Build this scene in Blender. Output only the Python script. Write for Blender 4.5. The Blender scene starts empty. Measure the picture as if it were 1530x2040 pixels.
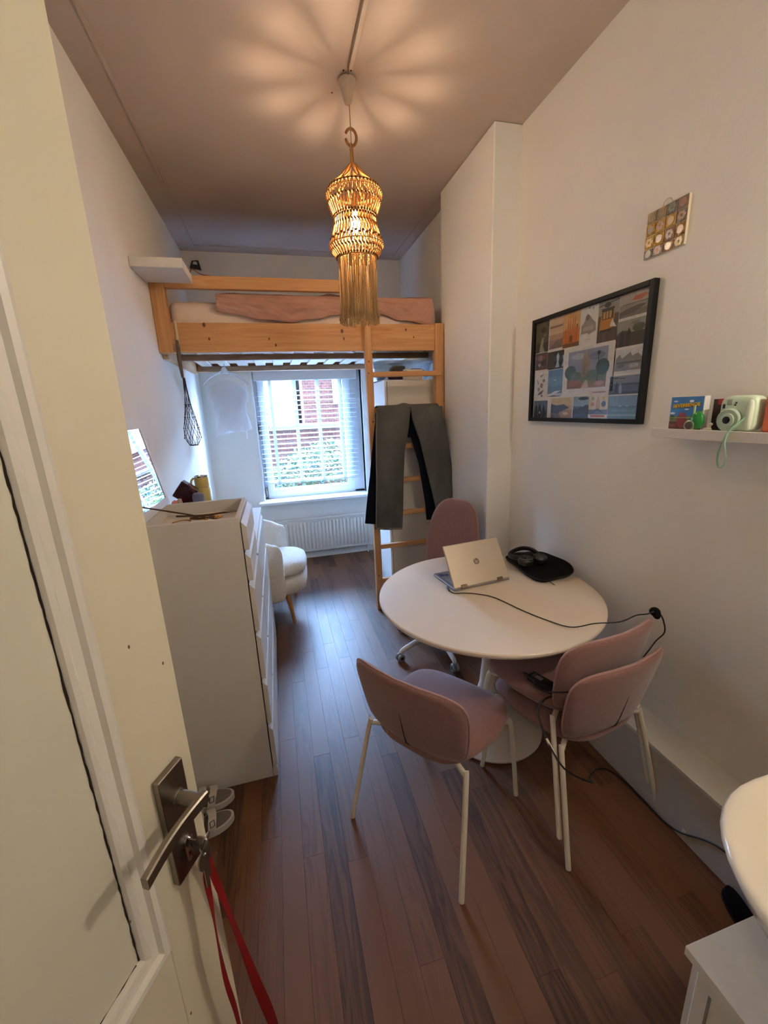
import bpy, bmesh, math, random
from mathutils import Matrix, Vector, Euler, noise
R = math.radians
random.seed(7)
scene = bpy.context.scene
COL = scene.collection

# ------------------------------------------------------------------ camera
FPX, PIT, ROL, YAW = 812.3, 0.24985, -0.04306, 0.24614
fw = Vector((math.sin(YAW)*math.cos(PIT), math.cos(YAW)*math.cos(PIT), -math.sin(PIT)))
rt = Vector((math.cos(YAW), -math.sin(YAW), 0)); up = rt.cross(fw)
r2 = rt*math.cos(ROL)+up*math.sin(ROL); u2 = up*math.cos(ROL)-rt*math.sin(ROL)
cam = bpy.data.cameras.new('camera'); cam.sensor_fit = 'VERTICAL'; cam.sensor_height = 36
cam.lens = FPX/2040*36; cam.clip_start = 0.02; cam.clip_end = 200
co = bpy.data.objects.new('camera', cam); COL.objects.link(co)
co.matrix_world = Matrix(((r2.x, u2.x, -fw.x, 0), (r2.y, u2.y, -fw.y, 0), (r2.z, u2.z, -fw.z, 1.616), (0, 0, 0, 1)))
scene.camera = co

# ------------------------------------------------------------------ world, exposure, lamp strengths
world = bpy.data.worlds.new('sky'); scene.world = world; world.use_nodes = True
wn = world.node_tree.nodes; wl = world.node_tree.links
bg = wn['Background']
SKY_STRENGTH, PENDANT, BASIN_LAMP, HALL_FILL = 40.0, 275.0, 49.0, 12.0
sky = wn.new('ShaderNodeTexSky'); sky.sky_type = 'NISHITA'; sky.sun_disc = False
sky.sun_elevation = R(38); sky.sun_rotation = R(150); sky.dust_density = 3.0; sky.air_density = 1.0
mixw = wn.new('ShaderNodeMix'); mixw.data_type = 'RGBA'; mixw.inputs[0].default_value = 0.0
mixw.inputs[7].default_value = (1, 1, 1, 1)
wl.new(sky.outputs[0], mixw.inputs[6]); wl.new(mixw.outputs[2], bg.inputs[0])
mixw.inputs[0].default_value = 0.75
mixw.inputs[7].default_value = (0.30, 0.53, 1.0, 1)
bg.inputs[1].default_value = SKY_STRENGTH
scene.view_settings.view_transform = 'Standard'; scene.view_settings.look = 'None'
scene.view_settings.gamma = 1; scene.view_settings.use_curve_mapping = False
scene.view_settings.exposure = 1.7
scene.cycles.max_bounces = 10; scene.cycles.diffuse_bounces = 6; scene.cycles.glossy_bounces = 4
scene.cycles.transparent_max_bounces = 16; scene.cycles.caustics_reflective = False; scene.cycles.caustics_refractive = False
scene.cycles.sample_clamp_indirect = 6
pl = bpy.data.lights.new('window_daylight_portal', 'AREA'); pl.shape = 'RECTANGLE'; pl.size = 1.2; pl.size_y = 1.5
pl.cycles.is_portal = True
po = bpy.data.objects.new('window_daylight_portal', pl); COL.objects.link(po)
po.location = (0.375, 4.9, 1.4); po.rotation_euler = (R(-90), 0, 0)

# ------------------------------------------------------------------ materials
def lin(c):
    return tuple(((x/255)/12.92 if x/255 <= 0.04045 else ((x/255+0.055)/1.055)**2.4) for x in c)
MATS = {}
def mat(name, rgb, rough=0.55, metal=0.0, var=0.06, scale=14.0, bump=0.0, bscale=60.0, stretch=(1, 1, 1), spec=0.5,
        trans=0.0, emit=0.0, alpha=1.0, rgb2=None, coat=0.0, glass=0.0, objvar=0.0, sheen=0.0):
    if name in MATS: return MATS[name]
    m = bpy.data.materials.new(name); m.use_nodes = True; MATS[name] = m
    nt = m.node_tree; N = nt.nodes; L = nt.links; P = N['Principled BSDF']
    c = lin(rgb); d = lin(rgb2) if rgb2 else tuple(x*(1-var*2.2) for x in c)
    tc = N.new('ShaderNodeTexCoord'); mp = N.new('ShaderNodeMapping'); mp.inputs['Scale'].default_value = stretch
    L.new(tc.outputs['Object'], mp.inputs['Vector'])
    nz = N.new('ShaderNodeTexNoise'); nz.inputs['Scale'].default_value = scale; nz.inputs['Detail'].default_value = 4
    L.new(mp.outputs[0], nz.inputs['Vector'])
    rp = N.new('ShaderNodeValToRGB'); rp.color_ramp.elements[0].position = 0.3; rp.color_ramp.elements[1].position = 0.7
    rp.color_ramp.elements[0].color = (*d, 1); rp.color_ramp.elements[1].color = (*c, 1)
    L.new(nz.outputs[0], rp.inputs[0]); L.new(rp.outputs[0], P.inputs['Base Color'])
    P.inputs['Roughness'].default_value = rough; P.inputs['Metallic'].default_value = metal
    P.inputs['Specular IOR Level'].default_value = spec
    if coat: P.inputs['Coat Weight'].default_value = coat; P.inputs['Coat Roughness'].default_value = 0.1
    if sheen: P.inputs['Sheen Weight'].default_value = sheen
    if bump:
        b = N.new('ShaderNodeBump'); b.inputs['Strength'].default_value = bump; b.inputs['Distance'].default_value = 0.01
        n2 = N.new('ShaderNodeTexNoise'); n2.inputs['Scale'].default_value = bscale; n2.inputs['Detail'].default_value = 3
        L.new(mp.outputs[0], n2.inputs['Vector']); L.new(n2.outputs[0], b.inputs['Height']); L.new(b.outputs[0], P.inputs['Normal'])
    if emit:
        P.inputs['Emission Color'].default_value = (*c, 1); P.inputs['Emission Strength'].default_value = emit
    if alpha < 1: P.inputs['Alpha'].default_value = alpha
    if glass: P.inputs['Transmission Weight'].default_value = glass; P.inputs['IOR'].default_value = 1.45
    if trans:
        t = N.new('ShaderNodeBsdfTranslucent'); L.new(rp.outputs[0], t.inputs[0])
        mx = N.new('ShaderNodeMixShader'); mx.inputs[0].default_value = trans
        L.new(P.outputs[0], mx.inputs[1]); L.new(t.outputs[0], mx.inputs[2])
        L.new(mx.outputs[0], N['Material Output'].inputs[0])
    return m
def wood(name, light, dark, axis, scale=1.0, rough=0.5, objvar=0.0, bump=0.05, coat=0.0, offset=False, tones=None, rings=0.5):
    """grain runs along the given axis (0,1,2)"""
    if name in MATS: return MATS[name]
    m = bpy.data.materials.new(name); m.use_nodes = True; MATS[name] = m
    nt = m.node_tree; N = nt.nodes; L = nt.links; P = N['Principled BSDF']
    tc = N.new('ShaderNodeTexCoord'); src = tc.outputs['Object']
    oi = N.new('ShaderNodeObjectInfo')
    if offset:
        ad = N.new('ShaderNodeVectorMath'); ad.operation = 'MULTIPLY_ADD'
        ad.inputs[1].default_value = (7.3, 3.1, 1.7)
        L.new(oi.outputs['Location'], ad.inputs[0]); L.new(src, ad.inputs[2]); src = ad.outputs[0]
    mp = N.new('ShaderNodeMapping'); s = [14*scale]*3; s[axis] = 1.1*scale; mp.inputs['Scale'].default_value = s
    L.new(src, mp.inputs[0])
    n1 = N.new('ShaderNodeTexNoise'); n1.inputs['Scale'].default_value = 1.6; n1.inputs['Detail'].default_value = 6; n1.inputs['Distortion'].default_value = 0.9
    L.new(mp.outputs[0], n1.inputs[0])
    mp2 = N.new('ShaderNodeMapping'); s2 = [90*scale]*3; s2[axis] = 2.5*scale; mp2.inputs['Scale'].default_value = s2
    L.new(src, mp2.inputs[0])
    n2 = N.new('ShaderNodeTexNoise'); n2.inputs['Scale'].default_value = 1.5; n2.inputs['Detail'].default_value = 3
    L.new(mp2.outputs[0], n2.inputs[0])
    # long cathedral rings: bands of a stretched noise field
    mul = N.new('ShaderNodeMath'); mul.operation = 'MULTIPLY'; mul.inputs[1].default_value = 34
    L.new(n1.outputs[0], mul.inputs[0])
    sn = N.new('ShaderNodeMath'); sn.operation = 'SINE'; L.new(mul.outputs[0], sn.inputs[0])
    ma = N.new('ShaderNodeMath'); ma.operation = 'MULTIPLY_ADD'; ma.inputs[1].default_value = 0.16*rings; L.new(sn.outputs[0], ma.inputs[0])
    sc_ = N.new('ShaderNodeMath'); sc_.operation = 'MULTIPLY_ADD'; sc_.inputs[1].default_value = 0.5; sc_.inputs[2].default_value = 0.25; L.new(n1.outputs[0], sc_.inputs[0]); L.new(sc_.outputs[0], ma.inputs[2])
    m2 = N.new('ShaderNodeMath'); m2.operation = 'MULTIPLY_ADD'; m2.inputs[1].default_value = 0.24; L.new(n2.outputs[0], m2.inputs[0]); L.new(ma.outputs[0], m2.inputs[2])
    if objvar:
        m3 = N.new('ShaderNodeMath'); m3.operation = 'MULTIPLY_ADD'; m3.inputs[1].default_value = objvar
        L.new(oi.outputs['Random'], m3.inputs[0]); L.new(m2.outputs[0], m3.inputs[2]); m2 = m3
    rp = N.new('ShaderNodeValToRGB'); e = rp.color_ramp.elements
    lo = 0.40; hi = 0.90+objvar*0.8
    e[0].position = lo; e[1].position = hi; e[0].color = (*lin(dark), 1); e[1].color = (*lin(light), 1)
    mr = N.new('ShaderNodeMapRange'); L.new(m2.outputs[0], mr.inputs[0]); mr.inputs[1].default_value = 0.0; mr.inputs[2].default_value = 1.0+objvar
    L.new(m2.outputs[0], rp.inputs[0])
    L.new(rp.outputs[0], P.inputs['Base Color']); P.inputs['Roughness'].default_value = rough
    P.inputs['Specular IOR Level'].default_value = 0.36
    b = N.new('ShaderNodeBump'); b.inputs['Strength'].default_value = bump; b.inputs['Distance'].default_value = 0.004
    L.new(n2.outputs[0], b.inputs['Height']); L.new(b.outputs[0], P.inputs['Normal'])
    return m

M_WALL = mat('white_plaster', (231, 228, 222), 0.85, var=0.02, scale=3, bump=0.12, bscale=35, spec=0.25)
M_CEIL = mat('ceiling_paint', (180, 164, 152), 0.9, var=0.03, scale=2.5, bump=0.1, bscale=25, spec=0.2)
M_TRIM = mat('white_gloss_paint', (222, 218, 210), 0.4, var=0.02, scale=5, bump=0.04, bscale=20)
M_DOOR = mat('door_cream_paint', (220, 212, 190), 0.42, var=0.03, scale=4, bump=0.05, bscale=18)
M_WHITE = mat('white_lacquer', (214, 208, 200), 0.38, var=0.015, scale=6)
M_WFOIL = mat('white_foil', (216, 211, 204), 0.45, var=0.02, scale=6)
M_PVC = mat('white_pvc', (232, 234, 236), 0.35, var=0.01)
M_PLANK = wood('laminate_planks', (108, 71, 47), (48, 29, 18), 1, 1.0, 0.42, objvar=0.7, bump=0.05, offset=True, rings=0.75)
M_PINE = wood('pine_beam', (212, 164, 114), (172, 118, 70), 0, 0.7, 0.55, rings=0.35)
M_PINEZ = wood('pine_post', (212, 164, 114), (168, 114, 66), 2, 0.7, 0.55, rings=0.35)
M_PINEY = wood('pine_side', (214, 180, 140), (176, 132, 88), 1, 0.7, 0.6, rings=0.35)
M_SLAT = mat('pale_slat', (226, 214, 198), 0.6, var=0.05)
M_KNOT = mat('wood_knot', (96, 52, 26), 0.6, var=0.15)
M_LEGW = wood('beech_leg', (196, 152, 104), (166, 118, 70), 2, 1.0, 0.45)
M_PINK = mat('dusty_pink_fabric', (140, 103, 96), 0.9, var=0.05, scale=60, bump=0.12, bscale=420, spec=0.2, sheen=0.3)
M_PIPE = mat('pink_piping', (172, 134, 128), 0.85, var=0.04)
M_DARKSEAM = mat('dark_seam', (40, 26, 24), 0.9)
M_WMET = mat('cream_powdercoat', (226, 216, 198), 0.4, var=0.02)
M_BOUCLE = mat('white_boucle', (232, 226, 216), 0.95, var=0.06, scale=90, bump=0.7, bscale=150, spec=0.15)
M_BLACK = mat('black_plastic', (16, 15, 15), 0.45, var=0.1)
M_BLKFAB = mat('black_neoprene', (14, 13, 14), 0.9, var=0.15, scale=80, bump=0.2, bscale=300, spec=0.15)
M_ALU = mat('laptop_pale_gold_aluminium', (190, 176, 158), 0.42, metal=0.55, var=0.02)
M_STEEL = mat('brushed_nickel', (150, 142, 132), 0.34, metal=1.0, var=0.08, scale=30, bump=0.03, bscale=200)
M_CHROME = mat('chrome', (205, 205, 205), 0.12, metal=1.0, var=0.05)
M_GREYKEY = mat('keyboard_grey', (150, 152, 162), 0.5)
M_COTTON = mat('natural_cotton_cord', (188, 144, 90), 0.9, var=0.12, scale=120, trans=0.10, spec=0.1)
M_FRINGE = mat('natural_cotton_fringe', (206, 178, 134), 0.9, var=0.12, scale=120, trans=0.4, spec=0.1)
M_SHEET = mat('cream_sheet', (226, 206, 190), 0.9, var=0.03, scale=8, bump=0.25, bscale=9, spec=0.1)
M_DUVET = mat('dusty_pink_duvet', (182, 140, 124), 0.95, var=0.06, scale=12, bump=0.2, bscale=14, spec=0.1)
M_RED = mat('red_ribbon', (150, 12, 14), 0.6, var=0.12, trans=0.25)
M_GLASS = None

def make_pane(name, tint=(1, 1, 1), gloss=0.025, rough=0.0):
    m = bpy.data.materials.new(name); m.use_nodes = True; N = m.node_tree.nodes; L = m.node_tree.links
    N.remove(N['Principled BSDF'])
    t = N.new('ShaderNodeBsdfTransparent'); t.inputs[0].default_value = (*tint, 1)
    g = N.new('ShaderNodeBsdfGlossy'); g.inputs['Roughness'].default_value = rough
    lw = N.new('ShaderNodeLayerWeight'); lw.inputs[0].default_value = 0.5
    pw_ = N.new('ShaderNodeMath'); pw_.operation = 'POWER'; pw_.inputs[1].default_value = 5; L.new(lw.outputs['Facing'], pw_.inputs[0])
    fr = N.new('ShaderNodeMath'); fr.operation = 'MULTIPLY_ADD'; fr.inputs[1].default_value = 0.9; fr.inputs[2].default_value = gloss; L.new(pw_.outputs[0], fr.inputs[0])
    mx = N.new('ShaderNodeMixShader'); L.new(fr.outputs[0], mx.inputs[0]); L.new(t.outputs[0], mx.inputs[1]); L.new(g.outputs[0], mx.inputs[2])
    L.new(mx.outputs[0], N['Material Output'].inputs[0]); return m
M_PANE = make_pane('clear_glass', (0.97, 0.985, 0.98))
M_CLEARPL = make_pane('clear_plastic', (0.86, 0.87, 0.88), rough=0.15)
def flat(rgb, rough=0.7):
    return mat('paint_%d_%d_%d' % rgb, rgb, rough, var=0.08, scale=40)

# ------------------------------------------------------------------ mesh builder
class MB:
    def __init__(s): s.v = []; s.f = []; s.m = []; s.k = 0
    def add(s, vs, fs, T=None):
        o = len(s.v)
        s.v += [tuple(T @ Vector(p)) if T else tuple(p) for p in vs]
        s.f += [tuple(o+i for i in f) for f in fs]; s.m += [s.k]*len(fs); return s
    def mi(s, k): s.k = k; return s
    def box(s, x0, x1, y0, y1, z0, z1, bev=0.0, T=None, seg=1):
        if bev <= 0:
            vs = [(x, y, z) for x in (x0, x1) for y in (y0, y1) for z in (z0, z1)]
            return s.add(vs, [(0, 1, 3, 2), (4, 6, 7, 5), (0, 4, 5, 1), (2, 3, 7, 6), (0, 2, 6, 4), (1, 5, 7, 3)], T)
        bm = bmesh.new(); bmesh.ops.create_cube(bm, size=1)
        for v in bm.verts:
            v.co = Vector(((x0+x1)/2+v.co.x*(x1-x0), (y0+y1)/2+v.co.y*(y1-y0), (z0+z1)/2+v.co.z*(z1-z0)))
        bmesh.ops.bevel(bm, geom=bm.edges[:], offset=min(bev, 0.49*min(x1-x0, y1-y0, z1-z0)), segments=seg, affect='EDGES', profile=0.5)
        bm.verts.index_update()
        s.add([v.co[:] for v in bm.verts], [[v.index for v in f.verts] for f in bm.faces], T); bm.free(); return s
    def obox(s, c, size, rot=(0, 0, 0), bev=0.0, seg=1):
        T = Matrix.Translation(c) @ Euler(rot).to_matrix().to_4x4()
        a, b, d = (x/2 for x in size); return s.box(-a, a, -b, b, -d, d, bev, T, seg)
    def loft(s, rings, caps=True, closed=False):
        n = len(rings[0]); vs = [p for r in rings for p in r]; fs = []
        m = len(rings)
        for i in range(m if closed else m-1):
            a = i*n; b = ((i+1) % m)*n
            for j in range(n): k = (j+1) % n; fs.append((a+j, a+k, b+k, b+j))
        if caps and not closed:
            fs.append(tuple(range(n-1, -1, -1))); fs.append(tuple((m-1)*n+j for j in range(n)))
        return s.add(vs, fs)
    def tube(s, pts, r, n=8, closed=False, caps=True, flatz=1.0):
        pts = [Vector(p) for p in pts]; m = len(pts); rings = []
        rr = r if isinstance(r, (list, tuple)) else [r]*m
        t0 = (pts[1]-pts[0]).normalized(); ref = Vector((0, 0, 1)) if abs(t0.z) < 0.9 else Vector((1, 0, 0))
        nn = (ref-t0*ref.dot(t0)).normalized()
        for i, p in enumerate(pts):
            a = pts[i-1] if (i or closed) else p; b = pts[(i+1) % m] if (i < m-1 or closed) else p
            t = (b-a).normalized()
            nn = nn-t*nn.dot(t)
            nn = nn.normalized() if nn.length > 1e-6 else t.orthogonal().normalized()
            bb = t.cross(nn)
            rings.append([p+nn*math.cos(2*math.pi*j/n)*rr[i]*flatz+bb*math.sin(2*math.pi*j/n)*rr[i] for j in range(n)])
        return s.loft(rings, caps, closed)
    def lathe(s, prof, n=24, c=(0, 0, 0), T=None, caps=True):
        o = MB(); rings = [[(c[0]+r*math.cos(2*math.pi*j/n), c[1]+r*math.sin(2*math.pi*j/n), c[2]+z) for j in range(n)] for r, z in prof]
        o.loft(rings, caps); return s.add(o.v, o.f, T)
    def prism(s, poly, fn, d0, d1):
        n = len(poly); vs = [fn(x, y, d0) for x, y in poly]+[fn(x, y, d1) for x, y in poly]
        fs = [tuple(range(n-1, -1, -1)), tuple(range(n, 2*n))]+[(j, (j+1) % n, n+(j+1) % n, n+j) for j in range(n)]
        return s.add(vs, fs)
    def ell(s, c, r, nu=16, nv=10, T=None):
        prof = [(max(1e-4, math.sin(math.pi*i/nv)), -math.cos(math.pi*i/nv)) for i in range(nv+1)]
        X = Matrix.Translation(c) @ Matrix.Diagonal((r[0], r[1], r[2], 1)); return s.lathe(prof, nu, (0, 0, 0), (T @ X) if T else X)
    def grid(s, fn, nu, nv, thick=0.0, wrap=False):
        vs = [fn(i/nu, j/nv) for j in range(nv+1) for i in range(nu+1)]
        fs = [(j*(nu+1)+i, j*(nu+1)+i+1, (j+1)*(nu+1)+i+1, (j+1)*(nu+1)+i) for j in range(nv) for i in range(nu)]
        if thick:
            bm = bmesh.new(); bv = [bm.verts.new(p) for p in vs]
            for f in fs: bm.faces.new([bv[i] for i in f])
            bm.normal_update()
            bmesh.ops.solidify(bm, geom=bm.faces[:], thickness=thick)
            bm.verts.index_update()
            s.add([v.co[:] for v in bm.verts], [[v.index for v in f.verts] for f in bm.faces]); bm.free(); return s
        return s.add(vs, fs)
    def pillow(s, outline, fn, t, e=4.0, nr=6, tb=None):
        """closed cushion: outline 2D, fn(a,b,h)->3D, h in [-tb,t]"""
        n = len(outline); cx = sum(p[0] for p in outline)/n; cy = sum(p[1] for p in outline)/n
        tb = t if tb is None else tb
        rs = [math.sin(math.pi/2*i/nr) for i in range(1, nr+1)]
        def ring(r, sgn):
            h = (1-min(1, r)**e)**(1/e); h = h*(t if sgn > 0 else -tb)
            return [fn(cx+(x-cx)*r, cy+(y-cy)*r, h) for x, y in outline]
        rings = [ring(r, -1) for r in rs]+[ring(r, 1) for r in reversed(rs[:-1])]
        s.loft(rings, caps=False)
        b0 = len(s.v)-len(rings)*n
        s.v.append(tuple(fn(cx, cy, -tb))); s.v.append(tuple(fn(cx, cy, t)))
        ib = len(s.v)-2; it = len(s.v)-1; last = b0+(len(rings)-1)*n
        for j in range(n):
            s.f.append((b0+(j+1) % n, b0+j, ib)); s.m.append(s.k)
            s.f.append((last+j, last+(j+1) % n, it)); s.m.append(s.k)
        return s
    def xf(s, T): s.v = [tuple(T @ Vector(p)) for p in s.v]; return s

def sup(a, b, n=32, e=4, cx=0, cy=0):
    o = []
    for i in range(n):
        t = 2*math.pi*i/n; c, q = math.cos(t), math.sin(t)
        o.append((cx+a*math.copysign(abs(c)**(2/e), c), cy+b*math.copysign(abs(q)**(2/e), q)))
    return o
def spline(pts, k=6, closed=False):
    P = [Vector(p) for p in pts]; out = []; m = len(P)
    for i in range(m if closed else m-1):
        p0 = P[i-1] if (i > 0 or closed) else P[0]; p1 = P[i]; p2 = P[(i+1) % m]; p3 = P[(i+2) % m] if (i+2 < m or closed) else P[-1]
        for j in range(k):
            t = j/k; out.append(0.5*((2*p1)+(p2-p0)*t+(2*p0-5*p1+4*p2-p3)*t*t+(3*p1-p0-3*p2+p3)*t**3))
    if not closed: out.append(P[-1])
    return out

ROOTM = {}
def build(name, mb, mats, parent=None, sm=35, world=True, kind=None, label=None):
    me = bpy.data.meshes.new(name)
    if world and parent is not None:
        T = ROOTM[parent.name].inverted(); vs = [T @ Vector(p) for p in mb.v]
    else: vs = mb.v
    me.from_pydata([tuple(p) for p in vs], [], [tuple(f) for f in mb.f])
    bm = bmesh.new(); bm.from_mesh(me); bmesh.ops.recalc_face_normals(bm, faces=bm.faces[:]); bm.to_mesh(me); bm.free()
    if not isinstance(mats, (list, tuple)): mats = [mats]
    for m in mats: me.materials.append(m)
    if len(mats) > 1:
        for p, k in zip(me.polygons, mb.m): p.material_index = k
    if sm:
        me.shade_smooth()
        me.set_sharp_from_angle(angle=R(sm))
    o = bpy.data.objects.new(name, me); COL.objects.link(o)
    if parent is not None: o.parent = parent; ROOTM[o.name] = ROOTM[parent.name]
    if kind: o['kind'] = kind
    if label: o['label'] = label
    return o
def tag(o, label, cat=None, group=None, kind=None):
    o['label'] = label
    if cat: o['category'] = cat
    if group: o['group'] = group
    if kind: o['kind'] = kind
    return o
def thing(name, label, cat, loc=(0, 0, 0), rz=0.0, group=None, kind=None):
    o = bpy.data.objects.new(name, None); COL.objects.link(o); o.location = loc; o.rotation_euler = (0, 0, rz)
    o.empty_display_size = 0.05
    ROOTM[o.name] = Matrix.Translation(loc) @ Matrix.Rotation(rz, 4, 'Z')
    return tag(o, label, cat, group, kind)
def single(name, mb, mats, base, label, cat, group=None, sm=35, kind=None):
    """one-mesh thing whose origin sits at base"""
    T = Matrix.Translation(base); b = mb.xf(T.inverted())
    o = build(name, b, mats, None, sm, world=False); o.location = base; ROOTM[o.name] = T
    return tag(o, label, cat, group, kind)
def copy_tree(o, parent=None):
    c = o.copy(); COL.objects.link(c); c.parent = parent
    for ch in o.children: copy_tree(ch, c)
    return c
def text(name, s, size, m, parent, T, ext=0.0004, bold=0.0, shear=0.0):
    cu = bpy.data.curves.new(name, 'FONT'); cu.body = s; cu.size = size; cu.extrude = ext; cu.offset = bold; cu.shear = shear
    cu.align_x = 'CENTER'; cu.align_y = 'CENTER'; cu.resolution_u = 3
    tmp = bpy.data.objects.new(name+'_tmp', cu); COL.objects.link(tmp)
    dg = bpy.context.evaluated_depsgraph_get(); me = bpy.data.meshes.new_from_object(tmp.evaluated_get(dg))
    bpy.data.objects.remove(tmp); bpy.data.curves.remove(cu)
    me.materials.clear(); me.materials.append(m)
    me.transform((ROOTM[parent.name].inverted() @ T))
    o = bpy.data.objects.new(name, me); COL.objects.link(o); o.parent = parent; ROOTM[o.name] = ROOTM[parent.name]; return o

# ------------------------------------------------------------------ room shell
XL, XR, XC, XA = -0.67, 1.46, 1.29, 1.40      # left wall, right wall, chimney breast face, alcove wall
YN, YF, ZC = -0.14, 4.47, 3.07                # near (door) wall, far wall, ceiling
YC0, YC1 = 2.36, 3.11                         # chimney breast

f = thing('floor', 'brown laminate plank floor running towards the window', 'floor', (0, 0, 0), kind='structure')
build('underlay', MB().box(XL-0.1, XR+0.1, YN-1.6, YF+0.05, -0.06, -0.009), mat('underlay_dark', (44, 30, 22), 0.9), f, sm=0)
PW = 0.0785; plank_mesh = {}
x = -0.298-PW*5; row = 0
while x < XR:
    y = YN-1.5-random.random()*1.0
    while y < YF:
        Ln = random.choice((0.72, 0.9, 1.05, 1.2)); y1 = y+Ln
        if y1 > -0.5:
            if Ln not in plank_mesh:
                g = 0.00015; o = build('plank', MB().box(g, PW-g, g, Ln-g, -0.009, 0, bev=0.0004), M_PLANK, f, sm=0)
                plank_mesh[Ln] = o.data
            else:
                o = bpy.data.objects.new('plank', plank_mesh[Ln]); COL.objects.link(o); o.parent = f
            o.location = (x, y, 0)
        y = y1
    x += PW; row += 1

c = thing('ceiling', 'dim off white plaster ceiling', 'ceiling', (0.4, 2, ZC), kind='structure')
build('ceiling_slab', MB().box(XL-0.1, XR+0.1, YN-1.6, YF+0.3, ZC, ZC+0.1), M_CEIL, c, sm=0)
tn = 0
for a in ((XL+0.125, XL+0.14, YN, YF-0.14), (XL+0.125, XA-0.09, YF-0.15, YF-0.135), (XA-0.1, XA-0.088, YC1, YF-0.14)):
    tn += 1
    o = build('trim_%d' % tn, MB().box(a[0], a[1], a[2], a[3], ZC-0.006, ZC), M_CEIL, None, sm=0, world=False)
    tag(o, ['thin ceiling bead running beside the left wall', 'thin ceiling bead running above the window wall', 'thin ceiling bead in the bed alcove on the right'][tn-1], 'trim', kind='structure')

tag(build('wall_left', MB().box(XL-0.1, XL, YN, YF+0.28, 0, ZC), M_WALL, None, sm=0), 'white plaster wall behind the chests of drawers', 'wall', kind='structure')
mb = MB().box(XR, XR+0.1, YN, YC0, 0, ZC)
tag(build('wall_right', mb, M_WALL, None, sm=0), 'white plaster wall with the picture collage', 'wall', kind='structure')
mb = MB().box(XC, XR+0.1, YC0, YC1, 0, ZC, bev=0.006)
tag(build('wall_chimney_breast', mb, M_WALL, None, sm=0), 'plaster chimney breast standing forward of the right wall', 'wall', kind='structure')
tag(build('wall_alcove', MB().box(XA, XR+0.1, YC1, YF+0.28, 0, ZC), M_WALL, None, sm=0), 'plaster side wall of the bed alcove', 'wall', kind='structure')
WX0, WX1, WZ0, WZ1 = -0.18, 0.93, 0.70, 2.08
mb = MB()
mb.box(XL, WX0, YF, YF+0.28, 0, ZC); mb.box(WX1, XA, YF, YF+0.28, 0, ZC); mb.box(WX0, WX1, YF, YF+0.28, 0, WZ0-0.03); mb.box(WX0, WX1, YF, YF+0.28, WZ1, ZC)
tag(build('wall_far', mb, M_WALL, None, sm=0), 'white plaster window wall behind the loft bed', 'wall', kind='structure')
DX0, DX1 = -0.60, 0.30
mb = MB().box(XL, DX0, YN-0.12, YN, 0, ZC).box(DX1, XR, YN-0.12, YN, 0, ZC).box(DX0, DX1, YN-0.12, YN, 2.2, ZC)
tag(build('wall_near', mb, M_WALL, None, sm=0), 'plaster wall around the doorway', 'wall', kind='structure')
mb = MB().box(XL-0.1, XL, YN-1.5, YN-0.12, 0, ZC).box(XR, XR+0.1, YN-1.5, YN-0.12, 0, ZC).box(XL-0.1, XR+0.1, YN-1.6, YN-1.5, 0, ZC)
tag(build('wall_hall', mb, M_WALL, None, sm=0), 'plaster walls of the hall outside the doorway', 'wall', kind='structure')
# pipe casing along the right wall
cs = thing('baseboard_right', 'boxed white pipe casing with a flat ledge along the right wall', 'pipe casing', (1.39, 1.1, 0), kind='structure')
build('casing_front', MB().box(1.318, 1.336, YN, YC0-0.002, 0.0, 0.262), mat('grey_white_casing', (196, 188, 178), 0.6, var=0.03), cs, sm=0)
build('casing_ledge', MB().box(1.314, XR, YN, YC0-0.002, 0.262, 0.28, bev=0.002), M_TRIM, cs, sm=0)
tag(build('baseboard_far', MB().box(XL, XA, YF-0.014, YF, 0, 0.07), M_TRIM, None, sm=0), 'low white baseboard under the radiator', 'baseboard', kind='structure')
tag(build('baseboard_left', MB().box(XL, XL+0.014, YN, YF-0.014, 0, 0.07), M_TRIM, None, sm=0), 'low white baseboard along the left wall', 'baseboard', kind='structure')

# ------------------------------------------------------------------ window, sill, blind
w = thing('window_1', 'white framed casement window behind the blind', 'window', (0.375, 4.62, 0.70), kind='structure')
mb = MB().box(WX0, WX0+0.03, 4.57, 4.68, 0.70, WZ1).box(WX1-0.11, WX1, 4.57, 4.68, 0.70, WZ1).box(WX0, WX1, 4.57, 4.68, 0.70, 0.72).box(WX0, WX1, 4.57, 4.68, WZ1-0.06, WZ1)
build('window_frame', mb, M_PVC, w, sm=0)
S0, S1, Z0, Z1 = -0.15, 0.82, 0.72, 2.02
mb = MB().box(S0, -0.072, 4.555, 4.64, Z0, Z1, 0.006).box(0.735, S1, 4.555, 4.64, Z0, Z1, 0.006).box(-0.072, 0.735, 4.556, 4.64, Z0, 0.80, 0.006).box(-0.072, 0.735, 4.556, 4.64, 1.94, Z1, 0.006)
sash = build('sash', mb, M_PVC, w)
build('glazing_seal', MB().box(-0.072, -0.066, 4.57, 4.61, 0.80, 1.94).box(0.729, 0.735, 4.57, 4.61, 0.80, 1.94).box(-0.066, 0.729, 4.57, 4.61, 0.80, 0.806), mat('black_rubber', (22, 24, 26), 0.7), w, sm=0)
build('pane', MB().box(-0.068, 0.731, 4.60, 4.604, 0.80, 1.94), M_PANE, w, sm=0)
for z in (0.78, 1.45): build('hinge', MB().box(-0.175, -0.152, 4.55, 4.575, z-0.05, z+0.05, 0.003), M_STEEL, w)
tag(build('window_sill', MB().box(-0.245, 0.985, 4.335, 4.60, 0.672, 0.70, 0.004), M_PVC, None), 'deep white window sill over the radiator', 'window sill', kind='structure')
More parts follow.
